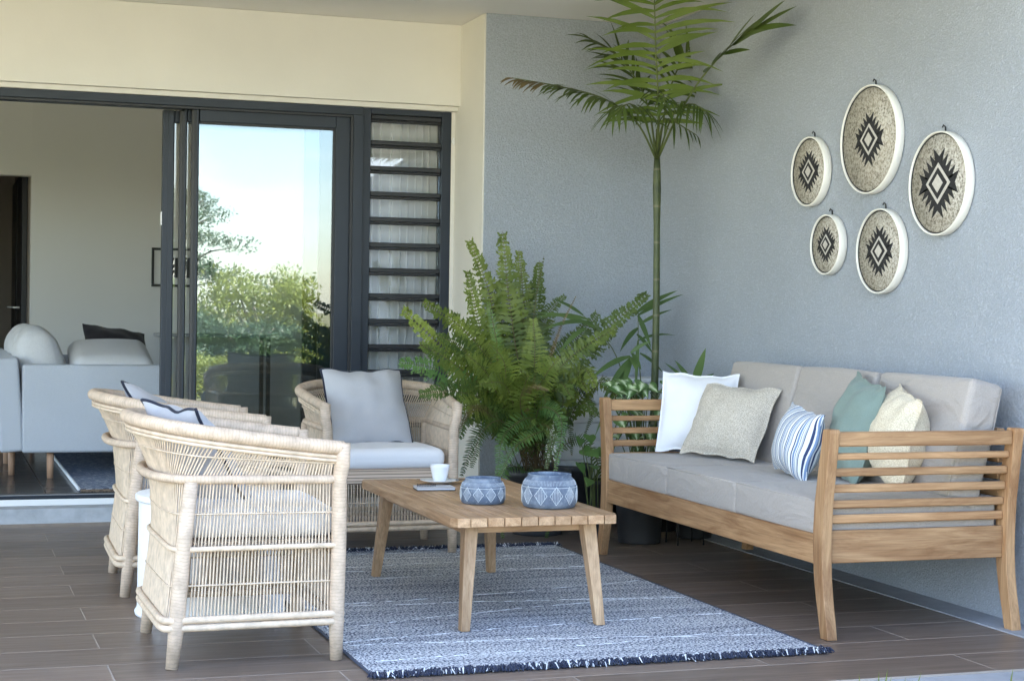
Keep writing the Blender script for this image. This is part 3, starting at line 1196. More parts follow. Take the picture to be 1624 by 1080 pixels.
def make_chair():
    root = thing('wicker_armchair', '', 'armchair')
    bot = outline(.262, .284, -.205, .292, -.268, 9, .135, .135)
    seat = outline(.262, .280, -.19, .283, -.243, 6, .355, .355)
    rband = outline(.262, .279, -.172, .282, -.270, 2.6, .556, .565)
    band = outline(.262, .284, -.168, .290, -.300, 2.5, .556, .565)
    rim = outline(.268, .298, -.105, .330, -.348, 2.1, .654, .735)
    top_in = [p + Vector((0, 0, -.012)) for p in rim]
    # posts
    for s in (-1, 1):
        MB().tube([(.258, s * .287, .001), (.257, s * .286, .12), (.262, s * .284, .36), (.262, s * .285, .56), (.268, s * .296, .60), (.268, s * .298, .668)],
                  [.019, .0235, .0235, .0225, .0225, .023], 14).build('front_leg', 'cane', root)
        MB().tube([(-.246, s * .302, .001), (-.232, s * .296, .13), (-.214, s * .290, .36), (-.192, s * .285, .556)],
                  [.0185, .024, .0235, .021], 14).build('rear_leg', 'cane', root)
    full = rim
    MB().tube(full[::2], .0215, 14).build('top_rim', 'cane', root)
    e = MB()
    e.tube([p + Vector((0, 0, -.029)) for p in rim[::2]], .0065, 8)
    e.tube([p + Vector((0, 0, -.041)) * 1 for p in rim[::2]], .0055, 8)
    e.build('rim_binding', 'rod', root)
    MB().tube(band[::2], .0135, 12).build('arm_band', 'cane', root)
    ring = bot[::2]
    for dz, nm in ((.010, 'base_ring'), (-.0135, 'base_ring')):
        q = [p + Vector((0, 0, dz)) for p in ring]
        o_ = [Vector((p.x * 1.03, p.y * 1.045, p.z)) for p in q]
        MB().tube(o_, .0112, 10, closed=True).build(nm, 'rod', root)
    q = [Vector((p.x * 1.03, p.y * 1.05, p.z)) for p in seat[::2]]
    MB().tube(q, .0085, 10).build('seat_ring', 'rod', root)
    # rods
    rods = MB()
    rg = np.random.default_rng(3)
    nn = len(bot)
    for i in range(1, nn - 1):
        if abs(i - (NS - 1)) < 1 or abs(i - (NS + NA - 2)) < 1:
            continue
        j = Vector((rg.normal(0, .0005), rg.normal(0, .0005), 0))
        rods.tube([bot[i], (bot[i] + seat[i]) / 2 + j, seat[i] - j, (seat[i] + rband[i]) / 2 + j, rband[i], (rband[i] * .52 + rim[i] * .48) + j, top_in[i]],
                  rg.uniform(.0025, .003), 5, caps=False)
    fl, fr_ = bot[0], bot[-1]
    for i in range(1, 40):
        t = i / 40
        rods.tube([(.258, -.27 + .54 * t, .13), (.260, -.27 + .54 * t + rg.normal(0, .001), .325)], .0028, 5, caps=False)
    rods.build('cane_rods', 'rod', root, kind='stuff')
    tie = MB()
    for a, b_, k in ((bot, seat, .5), (seat, rband, .5), (rband, rim, .5)):
        q = [a[i].lerp(b_[i], k) * 1 for i in range(0, nn, 2)]
        tie.tube([Vector((p.x * 1.012, p.y * 1.014, p.z)) for p in q], .0027, 5)
        tie.tube([Vector((p.x * .99, p.y * .988, p.z + .001)) for p in q], .0024, 5)
    tie.tube([(.2635, -.27, .235), (.2635, .27, .235)], .0027, 5)
    tie.build('binding_cane', 'rod', root, kind='stuff')
    # woven seat deck and front apron
    dk = MB()
    poly = [Vector((p.x * .97, p.y * .97, .352)) for p in seat[::2]]
    n_ = len(poly)
    dk.add(poly + [p + Vector((0, 0, .02)) for p in poly], [tuple(reversed(range(n_))), tuple(range(n_, 2 * n_))] + [(i, (i + 1) % n_, n_ + (i + 1) % n_, n_ + i) for i in range(n_)])
    dk.build('seat_deck', 'weave', root)
    MB().box((.246, -.262, .318), (.268, .262, .385), .006).build('front_apron', 'weave', root)
    st = MB()
    st.tube([(.25, -.27, .138), (.25, .27, .138)], .0112, 8)
    st.build('front_stretcher', 'rod', root)
    # seat cushion
    c = rbox((.475, .505, .092), .04, 10, (.0, .0, .012), .002, 4)
    o_ = c.build('seat_cushion', 'seat_fab', root)
    o_.location = (.035, 0, .424)
    return root


ch = make_chair()
CH = [('wicker armchair beside the rug, its rounded back rising over a white drum table', (.925, 5.40, .0), R(.5)),
      ('wicker armchair standing next to the open doorway, between drum table and indoor sofa', (.935, 6.70, 0), R(-1.5)),
      ('wicker armchair with its back to the glass door at the end of the coffee table', (1.905, 7.475, .0), R(-90))]
for i, (lab, loc, rz) in enumerate(CH):
    o = ch if i == 0 else copy_tree(ch)
    o.location = loc
    o.rotation_euler = (0, 0, rz)
    o['label'] = lab
    o['group'] = 'wicker armchairs around the table'



def pillow_at(label, TL, TR, BL, th, m, seed, piping=None, flange=0, pinch=.07, grow=1.0):
    """cushion spanned by three of its corners"""
    TL, TR, BL = Vector(TL), Vector(TR), Vector(BL)
    ax = TR - TL
    az = TL - BL
    wd, ht = ax.length, az.length
    x = ax.normalized()
    z = (az - x * az.dot(x)).normalized()
    y = z.cross(x)
    c = TL + ax / 2 - az / 2
    mb, ring = pillow_mesh(wd * grow, ht * grow, th, seed=seed, flange=flange, pinch=pinch)
    o = mb.build('cushion', m)
    tag(o, label, 'cushion')
    o.matrix_world = Matrix(((x.x, y.x, z.x, c.x), (x.y, y.y, z.y, c.y), (x.z, y.z, z.z, c.z), (0, 0, 0, 1)))
    if piping:
        MB().tube(ring, .0055, 6, closed=True).build('piping', piping, o)
    return o


pillow_at('pale grey cushion with navy piping tucked low in the armchair beside the rug',
          P(213, 633, 5.60), P(295, 650, 5.28), P(262, 800, 5.55) + Vector((.16, 0, 0)), .15, 'lgrey_fab', 3, 'piping', pinch=.12)
pillow_at('pale grey cushion with navy piping, one corner up, in the armchair next to the doorway',
          P(186, 596, 6.72), P(282, 664, 6.98), P(232, 722, 6.50) + Vector((.04, 0, 0)), .15, 'lgrey_fab', 4, 'piping')
pillow_at('mid grey cushion with navy piping on the armchair by the glass door',
          P(496, 587, 7.60), P(626, 587, 7.66), P(536, 706, 7.44), .14, 'grey_fab', 5, 'piping')

# drum side table
dr = thing('drum_table', 'white round drum side table between two wicker armchairs', 'side table', (.94, 6.03, 0))
MB().lathe([(0, .002), (.262, .002), (.264, .012), (.258, .02), (.255, .03), (.252, .40)], 56).build('drum', 'drum', dr)
MB().lathe([(.2, .4005), (.262, .4005), (.264, .406), (.264, .420), (.260, .424), (0, .424)], 56).build('top', 'drum', dr)

# ================================================================== rug
rg_ = thing('patio_rug', 'blue and white heathered rug with dark fringed ends under the coffee table', 'rug', (0, 0, 0))
RX0, RX1, RY0, RY1, RT = 1.228, 2.732, 4.825, 7.345, .009
MB().box((RX0 + .008, RY0, .001), (RX1 - .008, RY1, RT), .002).build('pile', 'rug', rg_)
for x in (RX0, RX1 - .0075):
    MB().box((x, RY0 + .002, .001), (x + .0075, RY1 - .002, RT + .001), .002).build('edge_binding', 'rug_edge', rg_)
ln = MB()
rl = np.random.default_rng(21)
for (ya, yb_, bow) in ((5.02, 5.24, -.04), (5.28, 5.10, .03), (5.33, 5.52, .03), (5.56, 5.92, .04), (5.98, 5.86, .03), (6.0, 6.28, -.03), (6.45, 6.7, .04), (6.8, 6.62, .02), (6.85, 7.02, -.02), (7.12, 7.02, .02), (7.2, 7.26, .01)):
    pts = []
    for i in range(61):
        u = i / 60
        pts.append((RX0 + .03 + (RX1 - RX0 - .06) * u, ya + (yb_ - ya) * u + bow * math.sin(math.pi * u) + .006 * math.sin(u * 23 + ya * 7) + rl.normal(0, .0012), RT + .0002 + rl.uniform(-.0012, .0008)))
    ln.tube(pts, [.0015 * rl.uniform(.05, 1.3) for _ in pts], 5)
ln.build('yarn_lines', 'rug_line', rg_, kind='stuff')
for nm, yy, dr_ in (('fringe', RY0, -1), ('fringe', RY1, 1)):
    fr2 = MB()
    for i in range(1500):
        x = rl.uniform(RX0, RX1)
        L = rl.uniform(.016, .04)
        a = rl.normal(0, .7)
        dx, dy = math.sin(a) * L, dr_ * math.cos(a) * L
        z0 = RT - rl.uniform(0, .004)
        wv = .0035
        b = Vector((x, yy - dr_ * .012, z0 + .001))
        md = b + Vector((dx * .5, dy * .6, rl.uniform(.002, .014)))
        e_ = b + Vector((dx, dy, 0))
        e_.z = rl.uniform(.002, .008)
        fr2.tube([b, md, e_], [.0022, .003, .0014], 4, caps=False, mi=int(rl.random() < .12))
    fr2.build(nm, ['rug_edge', 'rug_line'], rg_, kind='stuff')

# ================================================================== coffee table
tb = thing('coffee_table', 'slatted teak coffee table with splayed legs standing on the rug', 'coffee table', (1.935, 6.02, RT))
TX0, TX1, TY0, TY1 = -.303, .292, -.66, .66
npl = 10
pw = (TX1 - TX0) / npl
TZ = .384
for k in range(npl):
    a, b = TX0 + pw * k + .0015, TX0 + pw * (k + 1) - .0015
    mb = MB()
    if k in (0, npl - 1):
        c = .045
        xa, xb = (a, b) if k == 0 else (b, a)
        ring = [(xb, TY0), (xa + (xb - xa) * .25, TY0 + .004), (xa, TY0 + c), (xa, TY1 - c), (xa + (xb - xa) * .25, TY1 - .004), (xb, TY1)]
        if k:
            ring = ring[::-1]
        n_ = len(ring)
        vs = [(x, y_, TZ - .030) for x, y_ in ring] + [(x, y_, TZ - .002) for x, y_ in ring]
        cx = sum(p[0] for p in ring) / n_
        vs += [(x + (cx - x) * .06, y_ * .9985, TZ) for x, y_ in ring]
        fs = [tuple(range(n_)), tuple(reversed(range(2 * n_, 3 * n_)))]
        for l_ in (0, n_):
            fs += [(l_ + (i + 1) % n_, l_ + i, l_ + n_ + i, l_ + n_ + (i + 1) % n_) for i in range(n_)]
        mb.add(vs, fs)
    else:
        mb.box((a, TY0, TZ - .030), (b, TY1, TZ), .002)
    mb.build('plank', 'table_y', tb)
for s in (-1, 1):
    MB().box((-.20, s * .520 - .012, TZ - .066), (.20, s * .520 + .012, TZ - .0305), .002).build('apron', 'table_x', tb)
    MB().box((s * .222 - .012, -.507, TZ - .066), (s * .222 + .012, .507, TZ - .0305), .002).build('apron', 'table_y', tb)


def leg_prism(top, bot, wt, wb, zt, zb2):
    vs = []
    for (cx, cy), wv, z in ((bot, wb, zb2), (top, wt, zt)):
        for sx, sy in ((-1, -1), (1, -1), (1, 1), (-1, 1)):
            for q in ((0,),):
                vs.append((cx + sx * wv[0] / 2, cy + sy * wv[1] / 2, z))
    mb = MB()
    mb.add(vs, [(3, 2, 1, 0), (4, 5, 6, 7)] + [(i, (i + 1) % 4, 4 + (i + 1) % 4, 4 + i) for i in range(4)])
    return mb


def bevel_obj(o, wd=.003, seg=2):
    bm = bmesh.new()
    bm.from_mesh(o.data)
    bmesh.ops.remove_doubles(bm, verts=bm.verts, dist=1e-5)
    bmesh.ops.bevel(bm, geom=bm.edges[:], offset=wd, segments=seg, affect='EDGES', profile=.6)
    bm.to_mesh(o.data)
    bm.free()
    return o


for sx in (-1, 1):
    for sy in (-1, 1):
        bevel_obj(leg_prism((sx * .212, sy * .545), (sx * .243, sy * .600), (.048, .056), (.032, .036), TZ - .0305, .001).build('leg', 'table_z', tb), .004)


# stone bowls
def stone_bowl(label, loc, r, h, nd, rz):
    t = thing('stone_bowl', label, 'bowl', loc, rz, 'blue grey stone bowls on the coffee table')
    prof = [(0, .001), (r * .86, .001), (r * .93, h * .04), (r * .99, h * .2), (r, h * .42), (r * .985, h * .62), (r * .93, h * .76), (r * .84, h * .87), (r * .79, h * .905), (r * .78, h * .945), (r * .79, h * .985), (r * .775, h), (r * .745, h * .985), (r * .74, h * .93), (r * .76, h * .8), (r * .85, h * .55), (r * .8, h * .12), (0, h * .10)]
    MB().lathe(prof, 64).build('bowl', 'stone_pot', t)
    pr = [(p[1], p[0]) for p in prof[1:7]]

    def rad(z):
        return float(np.interp(z, [a for a, _ in pr], [b for _, b in pr]))
    zc, dh = h * .40, h * .27
    da = 2 * math.pi / nd * .41
    mb = MB()

    def on(u, v):
        z = zc + v * dh
        a = u * da
        rr = rad(z) + .0004
        return Vector((rr * math.cos(a), rr * math.sin(a), z))

    def line(p, q, th=.0010):
        mb.tube([on(p[0] + (q[0] - p[0]) * i / 5, p[1] + (q[1] - p[1]) * i / 5) for i in range(6)], th, 4, caps=False)
    for k in range(4):
        c = [(1, 0), (0, 1), (-1, 0), (0, -1)]
        line(c[k], c[(k + 1) % 4], .0012)
    for u in (-.6, -.36, -.12, .12, .36, .6):
        hh = (1 - abs(u)) * .86
        line((u, -hh), (u, hh), .0008)
    me = mb.mesh('diamond_motif', 'chalk')
    for k in range(nd):
        o = bpy.data.objects.new('diamond_motif', me)
        o.rotation_euler = (0, 0, 2 * math.pi * k / nd)
        link(o, t)
    hb = MB()
    for k in range(110):
        a = 2 * math.pi * k / 110
        pts = []
        for z in (h * .70, h * .77, h * .84):
            rr = float(np.interp(z, [h * .62, h * .76, h * .88], [r * .985, r * .93, r * .84])) + .0002
            pts.append((rr * math.cos(a), rr * math.sin(a), z))
        hb.tube(pts, .0006, 3, caps=False)
    hb.build('hatched_band', 'chalk', t, kind='stuff')
    nk = MB().tube([(math.cos(i / 48 * 2 * math.pi) * r * .988, math.sin(i / 48 * 2 * math.pi) * r * .988, h * .635) for i in range(48)], .0011, 5, closed=True)
    nk.build('groove_line', 'chalk', t)
    return t


zt_ = RT + TZ
stone_bowl('smaller darker stone bowl with chalked diamonds on the coffee table', (1.868, 5.785, zt_), .081, .092, 11, R(12))
stone_bowl('larger paler stone bowl with open mouth and chalked diamonds on the coffee table', (2.065, 5.630, zt_), .0985, .118, 11, R(3))

# cup and saucer
cup = thing('coffee_cup', 'white coffee cup standing on a saucer on the teak table', 'cup', (1.905, 6.455, zt_ + .0085))
MB().lathe([(0, .002), (.022, .002), (.026, .006), (.030, .02), (.038, .058), (.040, .068), (.0385, .068), (.036, .058), (.028, .02), (0, .010)], 40).build('cup_body', 'white_hard', cup)
hd = [(.034 + .022 * math.sin(math.pi * i / 10), 0, .020 + .032 * i / 10) for i in range(11)]
o = MB().tube(hd, .0035, 8).build('handle', 'white_hard', cup)
o.rotation_euler = (0, 0, R(70))
MB().lathe([(0, .050), (.0335, .050)], 24).build('coffee', 'soil', cup)
sau = MB().lathe([(0, .001), (.032, .001), (.036, .004), (.062, .012), (.078, .017), (.078, .0185), (.060, .0145), (.036, .0075), (0, .0075)], 48).build('saucer', 'white_hard')
sau.location = (1.905, 6.455, zt_)
tag(sau, 'white saucer under the coffee cup on the teak table', 'saucer')
sp_ = MB().tube([(1.96, 6.42, zt_ + .0195), (1.99, 6.405, zt_ + .022), (2.018, 6.392, zt_ + .024)], [.002, .0018, .003], 6)
sp_.lathe([(0, -.002), (.006, -.001), (.008, .0015), (.006, .003), (0, .003)], 12, center=(2.022, 6.390, zt_ + .024))
tag(sp_.build('teaspoon', 'black'), 'small dark teaspoon resting on the saucer rim', 'spoon')
nb = thing('notebook', 'small pale notebook with dark spiral lying on the teak table', 'notebook', (1.745, 6.215, zt_), R(-6))
MB().box((0, 0, .0005), (.15, .10, .0035), .001).build('cover', 'black', nb)
MB().box((.003, .003, .0036), (.147, .097, .010), .001).build('pages', 'label_white', nb)
MB().box((0, 0, .0101), (.15, .10, .0125), .001).build('cover', 'lgrey_fab', nb)
spi = MB()
for i in range(12):
    cx = .01 + i * .0062
    spi.tube([(cx + .0, .05 + .009 * math.cos(a), .0125 + .004 + .006 * math.sin(a)) for a in np.linspace(0, 6.28, 11)[:-1]], .0009, 4, closed=True)
spi.build('spiral', 'black', nb, kind='stuff')

# ================================================================== teak sofa
SF = thing('teak_sofa', 'teak garden sofa with slatted arms and taupe cushions against the grey wall', 'sofa', (0, 0, 0))
SX0, SX1 = 2.825, 3.585           # front / back of the posts
SN, SF_ = 5.075, 7.005            # near / far arm planes


def post(xc, yc, sgn, name):
    """sabre post: flares outwards (along sgn*Y) at head and foot"""
    mb = MB()
    prof = [(.001, .055, .050), (.06, .041, .052), (.13, .022, .056), (.20, .008, .060), (.28, .0, .064), (.36, .0, .066), (.45, .006, .064), (.55, .022, .060), (.64, .038, .055), (.69, .046, .052), (.703, .047, .046)]
    vs = []
    for z, off, wd in prof:
        y_ = yc + sgn * off
        for sx, sy in ((-1, -1), (1, -1), (1, 1), (-1, 1)):
            vs.append((xc + sx * .019, y_ + sy * wd / 2, z))
    fs = [(3, 2, 1, 0), tuple(len(vs) - 4 + k for k in range(4))]
    for i in range(len(prof) - 1):
        for k in range(4):
            fs.append((i * 4 + k, i * 4 + (k + 1) % 4, i * 4 + 4 + (k + 1) % 4, i * 4 + 4 + k))
    mb.add(vs, fs)
    o = mb.build(name, 'teak_z', SF)
    bm = bmesh.new()
    bm.from_mesh(o.data)
    ed = [e for e in bm.edges if len(e.link_faces) == 2 and e.calc_face_angle(0) > .6]
    bmesh.ops.bevel(bm, geom=ed, offset=.004, segments=2, affect='EDGES', profile=.6)
    bm.to_mesh(o.data)
    bm.free()
    return o


for y_, s in ((SN, -1), (SF_, 1)):
    post(SX0 + .019, y_, s, 'leg')
    post(SX1 - .019, y_, s, 'leg')
    for z0, z1, th in ((.645, .694, .034), (.599, .622, .022), (.543, .570, .022), (.487, .515, .022), (.433, .460, .022), (.382, .411, .022)):
        off = float(np.interp((z0 + z1) / 2, [.28, .36, .45, .55, .64, .69], [0, 0, .006, .022, .038, .046]))
        yc = y_ + s * off
        MB().box((SX0 + .0385, yc - th / 2, z0), (SX1 - .0385, yc + th / 2, z1), .004).build('arm_rail' if z1 > .69 else 'arm_slat', 'teak_x', SF)
    MB().box((SX0 + .0385, y_ - .013, .248), (SX1 - .0385, y_ + .013, .358), .003).build('side_apron', 'teak_x', SF)
MB().box((SX0 + .004, SN + .0335, .243), (SX0 + .031, SF_ - .0335, .343), .003).build('front_rail', 'teak_y', SF)
MB().box((SX1 - .033, SN + .0335, .243), (SX1 - .006, SF_ - .0335, .343), .003).build('back_rail', 'teak_y', SF)
MB().box((SX1 - .036, SN + .035, .64), (SX1 - .004, SF_ - .035, .695), .003).build('top_rail', 'teak_y', SF)
for k in range(4):
    z0 = .395 + k * .06
    MB().box((SX1 - .031, SN + .034, z0), (SX1 - .009, SF_ - .034, z0 + .027), .003).build('back_slat', 'teak_y', SF)
for k in range(9):
    x = SX0 + .05 + k * .075
    MB().box((x, SN + .0135, .318), (x + .05, SF_ - .0135, .336), .003).build('seat_slat', 'teak_y', SF)
LC = (SF_ - SN - .03) / 3
for k in range(3):
    yc = SN + .015 + LC * (k + .5)
    c = rbox((.70, LC - .001, .118), .014, 10, (.003, 0, .008), .0008, 40 + k)
    o = c.build('seat_cushion', 'taupe', SF)
    o.location = (SX0 + .012 + .35, yc, .400)
    pp = []
    for xx, zz in ((-.33, .057), (-.347, .05), (-.352, .0), (-.347, -.05)):
        pp.append((xx, 0, zz))
    b_ = rbox((.135, LC - .006, .43), .022, 10, (.012, .002, .004), .003, 50 + k)
    o2 = b_.build('back_cushion', 'taupe', SF)
    o2.location = (3.452, yc, .650)
    o2.rotation_euler = (0, R(14), R(random.uniform(-1, 1)))
    for (par, hx, hy, hz, rr_) in ((o, .35, LC / 2, .059, .014),):
        for zz in (hz - rr_ * .35, -hz + rr_ * .35):
            q = [(-hx + .004, -hy + .006, zz), (-hx + .001, 0, zz), (-hx + .004, hy - .006, zz), (0, hy - .003, zz), (hx - .004, hy - .006, zz), (hx - .004, -hy + .006, zz), (0, -hy + .003, zz)]
            MB().tube(q, .0024, 6, closed=True).build('piping', 'taupe', par)
    for ys_ in (-1, 1):
        hx, hy, hz = .0675, (LC - .006) / 2, .215
        q = [(-hx + .01, ys_ * (hy - .006), -hz + .012), (-hx + .004, ys_ * (hy - .005), 0), (-hx + .01, ys_ * (hy - .006), hz - .010), (hx - .01, ys_ * (hy - .006), hz - .010), (hx - .004, ys_ * (hy - .005), 0), (hx - .01, ys_ * (hy - .006), -hz + .012)]
        MB().tube(q, .0024, 6, closed=True).build('piping', 'taupe', o2)

pillow_at('large plain white cushion at the palm end of the teak sofa', P(1064, 590, 6.96), P(1190, 598, 6.78), P(1022, 712, 6.90), .14, 'white_fab', 11, None, .05)
pillow_at('beige textured cushion leaning on the white one on the teak sofa', P(1121, 606, 6.78), P(1244, 617, 6.42), P(1074, 718, 6.72), .15, 'beige_weave', 12, None, .04)
pillow('cushion', 'small blue striped cushion on the teak sofa', (.28, .27, .16), 'stripe', (3.15, 5.82, .595), (R(-14), R(8), R(-92)), 13, None, .03, .0015)
pillow('cushion', 'sage green cushion between striped and cream cushions on the teak sofa', (.40, .40, .17), 'green_fab', (3.305, 5.66, .655), (R(-14), R(6), R(-104)), 14, None, .04)
pillow('cushion', 'cream woven cushion beside the sage green one on the teak sofa', (.38, .36, .19), 'cream_weave', (3.33, 5.40, .638), (R(-10), R(8), R(-108)), 15, None, .03)


# ================================================================== woven wall trays
def tray(label, Y, Z, dia, ms=1):
    r = dia / 2
    t = thing('woven_tray', label, 'wall tray', (3.6575, Y, Z), 0, 'round woven trays on the grey wall')
    t.rotation_euler = (0, R(-90), 0)      # local z -> -X (towards the patio), local x -> up
    D = .038
    r *= 1.015
    ri = r - .0065
    MB().lathe([(r - .001, .001), (r, .002), (r, D - .002), (r - .002, D), (ri + .001, D), (ri, D - .002), (ri, .0245), (r - .001, .001)], 80).build('hoop', 'hoop', t)
    MB().lathe([(0, .0285), (ri - .0005, .0285), (ri - .0005, .0255), (0, .0255)], 64).build('woven_base', 'seagrass', t)
    MB().tube([(math.cos(a) * (ri - .0035), math.sin(a) * (ri - .0035), .0295) for a in np.linspace(0, 2 * math.pi, 81)[:-1]], .0024, 5, closed=True).build('dark_cord', 'motif_black', t)  # thin black ring where the woven base meets the hoop

    def poly(pts, z, th, name, m):
        pts = list(pts)
        n_ = len(pts)
        mb = MB()
        vs = [(x * r, y_ * r, z) for x, y_ in pts] + [(x * r, y_ * r, z + th) for x, y_ in pts]
        mb.add(vs + [(0, 0, z + th)], [(n_ + i, n_ + (i + 1) % n_, 2 * n_) for i in range(n_)] + [(i, (i + 1) % n_, n_ + (i + 1) % n_, n_ + i) for i in range(n_)])
        mb.build(name, m, t)
    # jagged black diamond (x up, y across)
    ms *= 1.22
    A, B = .47 * ms, .50 * ms
    corners = [(A, 0), (0, B), (-A, 0), (0, -B)]
    pts = []
    ns = 5
    for k in range(4):
        p, q = Vector(corners[k]), Vector(corners[(k + 1) % 4])
        for i in range(ns):
            base = p.lerp(q, i / ns)
            nxt = p.lerp(q, (i + .62) / ns)
            out_ = Vector((1 if (p.x + q.x) > 0 else -1, .85 if (p.y + q.y) > 0 else -.85))
            pts.append(base * .74)
            tip = p.lerp(q, (i + .45) / ns)
            pts.append(tip * .80 + Vector((out_.x * .10, out_.y * .10)) * ms)
            pts.append(nxt * .74 + (q - p) * .04)
    poly(pts, .0287, .0022, 'black_motif', 'motif_black')
    for s_, z, nm, m in ((.56, .0312, 'pale_diamond', 'motif_light'), (.43, .0324, 'black_diamond', 'motif_black'), (.25, .0336, 'pale_diamond', 'motif_light')):
        poly([(A * s_, 0), (0, B * s_ * .98), (-A * s_, 0), (0, -B * s_ * .98)], z, .001, nm, m)
    hk = MB().tube([(r * .99, 0, .002), (r + .018, 0, .004), (r + .024, 0, .012), (r + .014, 0, .016)], .003, 6)
    hk.build('hook', 'black', t)
    return t


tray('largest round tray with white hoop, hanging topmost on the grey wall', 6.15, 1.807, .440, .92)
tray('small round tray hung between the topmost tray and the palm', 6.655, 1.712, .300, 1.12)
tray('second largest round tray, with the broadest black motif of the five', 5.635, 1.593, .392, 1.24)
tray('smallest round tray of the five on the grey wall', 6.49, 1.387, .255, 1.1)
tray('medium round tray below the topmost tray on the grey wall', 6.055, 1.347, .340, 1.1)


# ================================================================== plants
def catmull(pts, n):
    pts = [Vector(p) for p in pts]
    if len(pts) == 2:
        return [pts[0].lerp(pts[1], i / (n - 1)) for i in range(n)]
    q = [pts[0] * 2 - pts[1]] + pts + [pts[-1] * 2 - pts[-2]]
    res = []
    m = len(pts) - 1
    for i in range(n):
        t = i / (n - 1) * m
        k = min(int(t), m - 1)
        u = t - k
        a, b, c, d = q[k:k + 4]
        res.append(.5 * ((2 * b) + (c - a) * u + (2 * a - 5 * b + 4 * c - d) * u * u + (3 * b - a - 3 * c + d) * u ** 3))
    return res


def blade(mb, base, d, L, wd, up, droop=.3, segs=4, mi=0, fold=.0, jag=0, uv=False):
    """one leaf blade starting at base towards d; droops under gravity"""
    d = d.normalized()
    side = d.cross(up)
    side = side.normalized() if side.length > 1e-6 else Vector((1, 0, 0))
    vs, fs = [], []
    uvs = [] if uv else None
    prev = base
    dirv = d.copy()
    prof = {2: (.55, 1, 0), 3: (.5, 1, .7, 0), 4: (.45, .95, .9, .5, 0), 5: (.4, .9, 1, .8, .45, 0), 6: (.4, .8, 1, .9, .7, .4, 0)}[segs]
    cur = base.copy()
    for i in range(segs + 1):
        wv = wd / 2 * prof[i]
        if jag and i % 2:
            wv *= 1 - jag
        vs += [cur - side * wv, cur + side * wv]
        dirv = (dirv + Vector((0, 0, -droop / segs))).normalized()
        cur = cur + dirv * (L / segs)
    for i in range(segs):
        fs.append((2 * i, 2 * i + 1, 2 * i + 3, 2 * i + 2))
        if uv:
            uvs.append(((i / segs, 0), (i / segs, 1), ((i + 1) / segs, 1), ((i + 1) / segs, 0)))
    mb.add(vs, fs, True, uvs, mi)


def fern_frond(pts, width, n=46, mat_='fern', rnd=None, droop=.35, normal=None, fluff=1, start=.14, parent=None, stem='stem_brown', lift=.25):
    rnd = rnd or np.random.default_rng(1)
    q = catmull(pts, n)
    mb = MB()
    mb.tube(q[::2] + [q[-1]], list(np.linspace(.0028, .0008, len(q[::2]) + 1)), 5, mi=1)
    for i in range(int(n * start), n - 1):
        t = i / (n - 1)
        tg = (q[min(i + 1, n - 1)] - q[max(i - 1, 0)]).normalized()
        nrm = normal if normal is not None else Vector((-.25, -1, .35))
        side = tg.cross(nrm)
        if side.length < .05:
            side = tg.cross(Vector((1, 0, .3)))
        side.normalize()
        up = side.cross(tg).normalized()
        u = (t - start) / (1 - start)
        prof = min(1, u * 5 + .35) * (1 - max(0, u - .45) / .55 * .80)
        for s in (-1, 1):
            L = width / 2 * prof * rnd.uniform(.82, 1.12)
            a = rnd.normal(0, .12)
            d = side * s * math.cos(.35 + a) + tg * math.sin(.35 + a) + up * rnd.normal(lift * .3, .16)
            seg = max((q[min(i + 1, n - 1)] - q[i]).length, .004)
            blade(mb, q[i], d, L, seg * (rnd.uniform(1.1, 1.5) if fluff > 1 else rnd.uniform(.5, .68)), up, droop * rnd.uniform(.4, 1.5), 6 if fluff > 1 else 4, 0, jag=.5 if fluff > 1 else 0)
            if fluff > 1:
                dn = d.normalized()
                for k in range(3, 10):
                    if rnd.random() < .3:
                        p = q[i] + dn * (L * k / 10.5) + Vector((0, 0, -droop * .45 * L * (k / 10) ** 2))
                        dd = tg * rnd.choice((-1, 1)) * .7 + dn * .5 + up * rnd.normal(0, .5)
                        blade(mb, p, dd, seg * rnd.uniform(.9, 1.5), seg * .55, up, .2, 2, 0)
    return mb.build('frond', [mat_, stem], parent)


def pot(parent, r0, r1, h, m='pot_dark', soil=True, center=(0, 0, 0)):
    MB().lathe([(0, .001), (r0, .001), (r0 * 1.02, .01), (r1 * .98, h * .88), (r1 * 1.04, h * .89), (r1 * 1.05, h), (r1 * .95, h), (r1 * .93, h * .9), (r1 * .9, h * .86)], 40, center=center).build('pot', m, parent)
    MB().lathe([(0, h * .89), (r1 * .93, h * .87)], 32, center=center).build('soil', 'soil', parent)


rf = np.random.default_rng(5)
FY = 7.86
FB = Vector((2.80, 7.80, .30))
FE = thing('potted_fern', 'big bushy fern in a charcoal pot between armchair and teak sofa', 'fern', (FB.x, FB.y, 0))
inv = Vector((-FB.x, -FB.y, 0))
pot(FE, .12, .155, .315)
pebs = MB()
for i in range(40):
    a, r_ = rf.uniform(0, 6.28), .13 * math.sqrt(rf.random())
    s_ = rf.uniform(.008, .016)
    pebs.lathe([(0, -s_ * .5), (s_ * .8, -.2 * s_), (s_, .1 * s_), (s_ * .6, s_ * .5), (0, s_ * .6)], 7, center=(r_ * math.cos(a), r_ * math.sin(a), .283))
pebs.build('pebbles', 'pebble', FE, kind='stuff')


def fpts(lst, base=None, jb=.05):
    b = Vector((rf.normal(0, jb), rf.normal(0, jb * .8), .285)) if base is None else base
    return [b] + [P(px + rf.normal(0, 4), py + rf.normal(0, 3), Y) + inv for px, py, Y in lst]


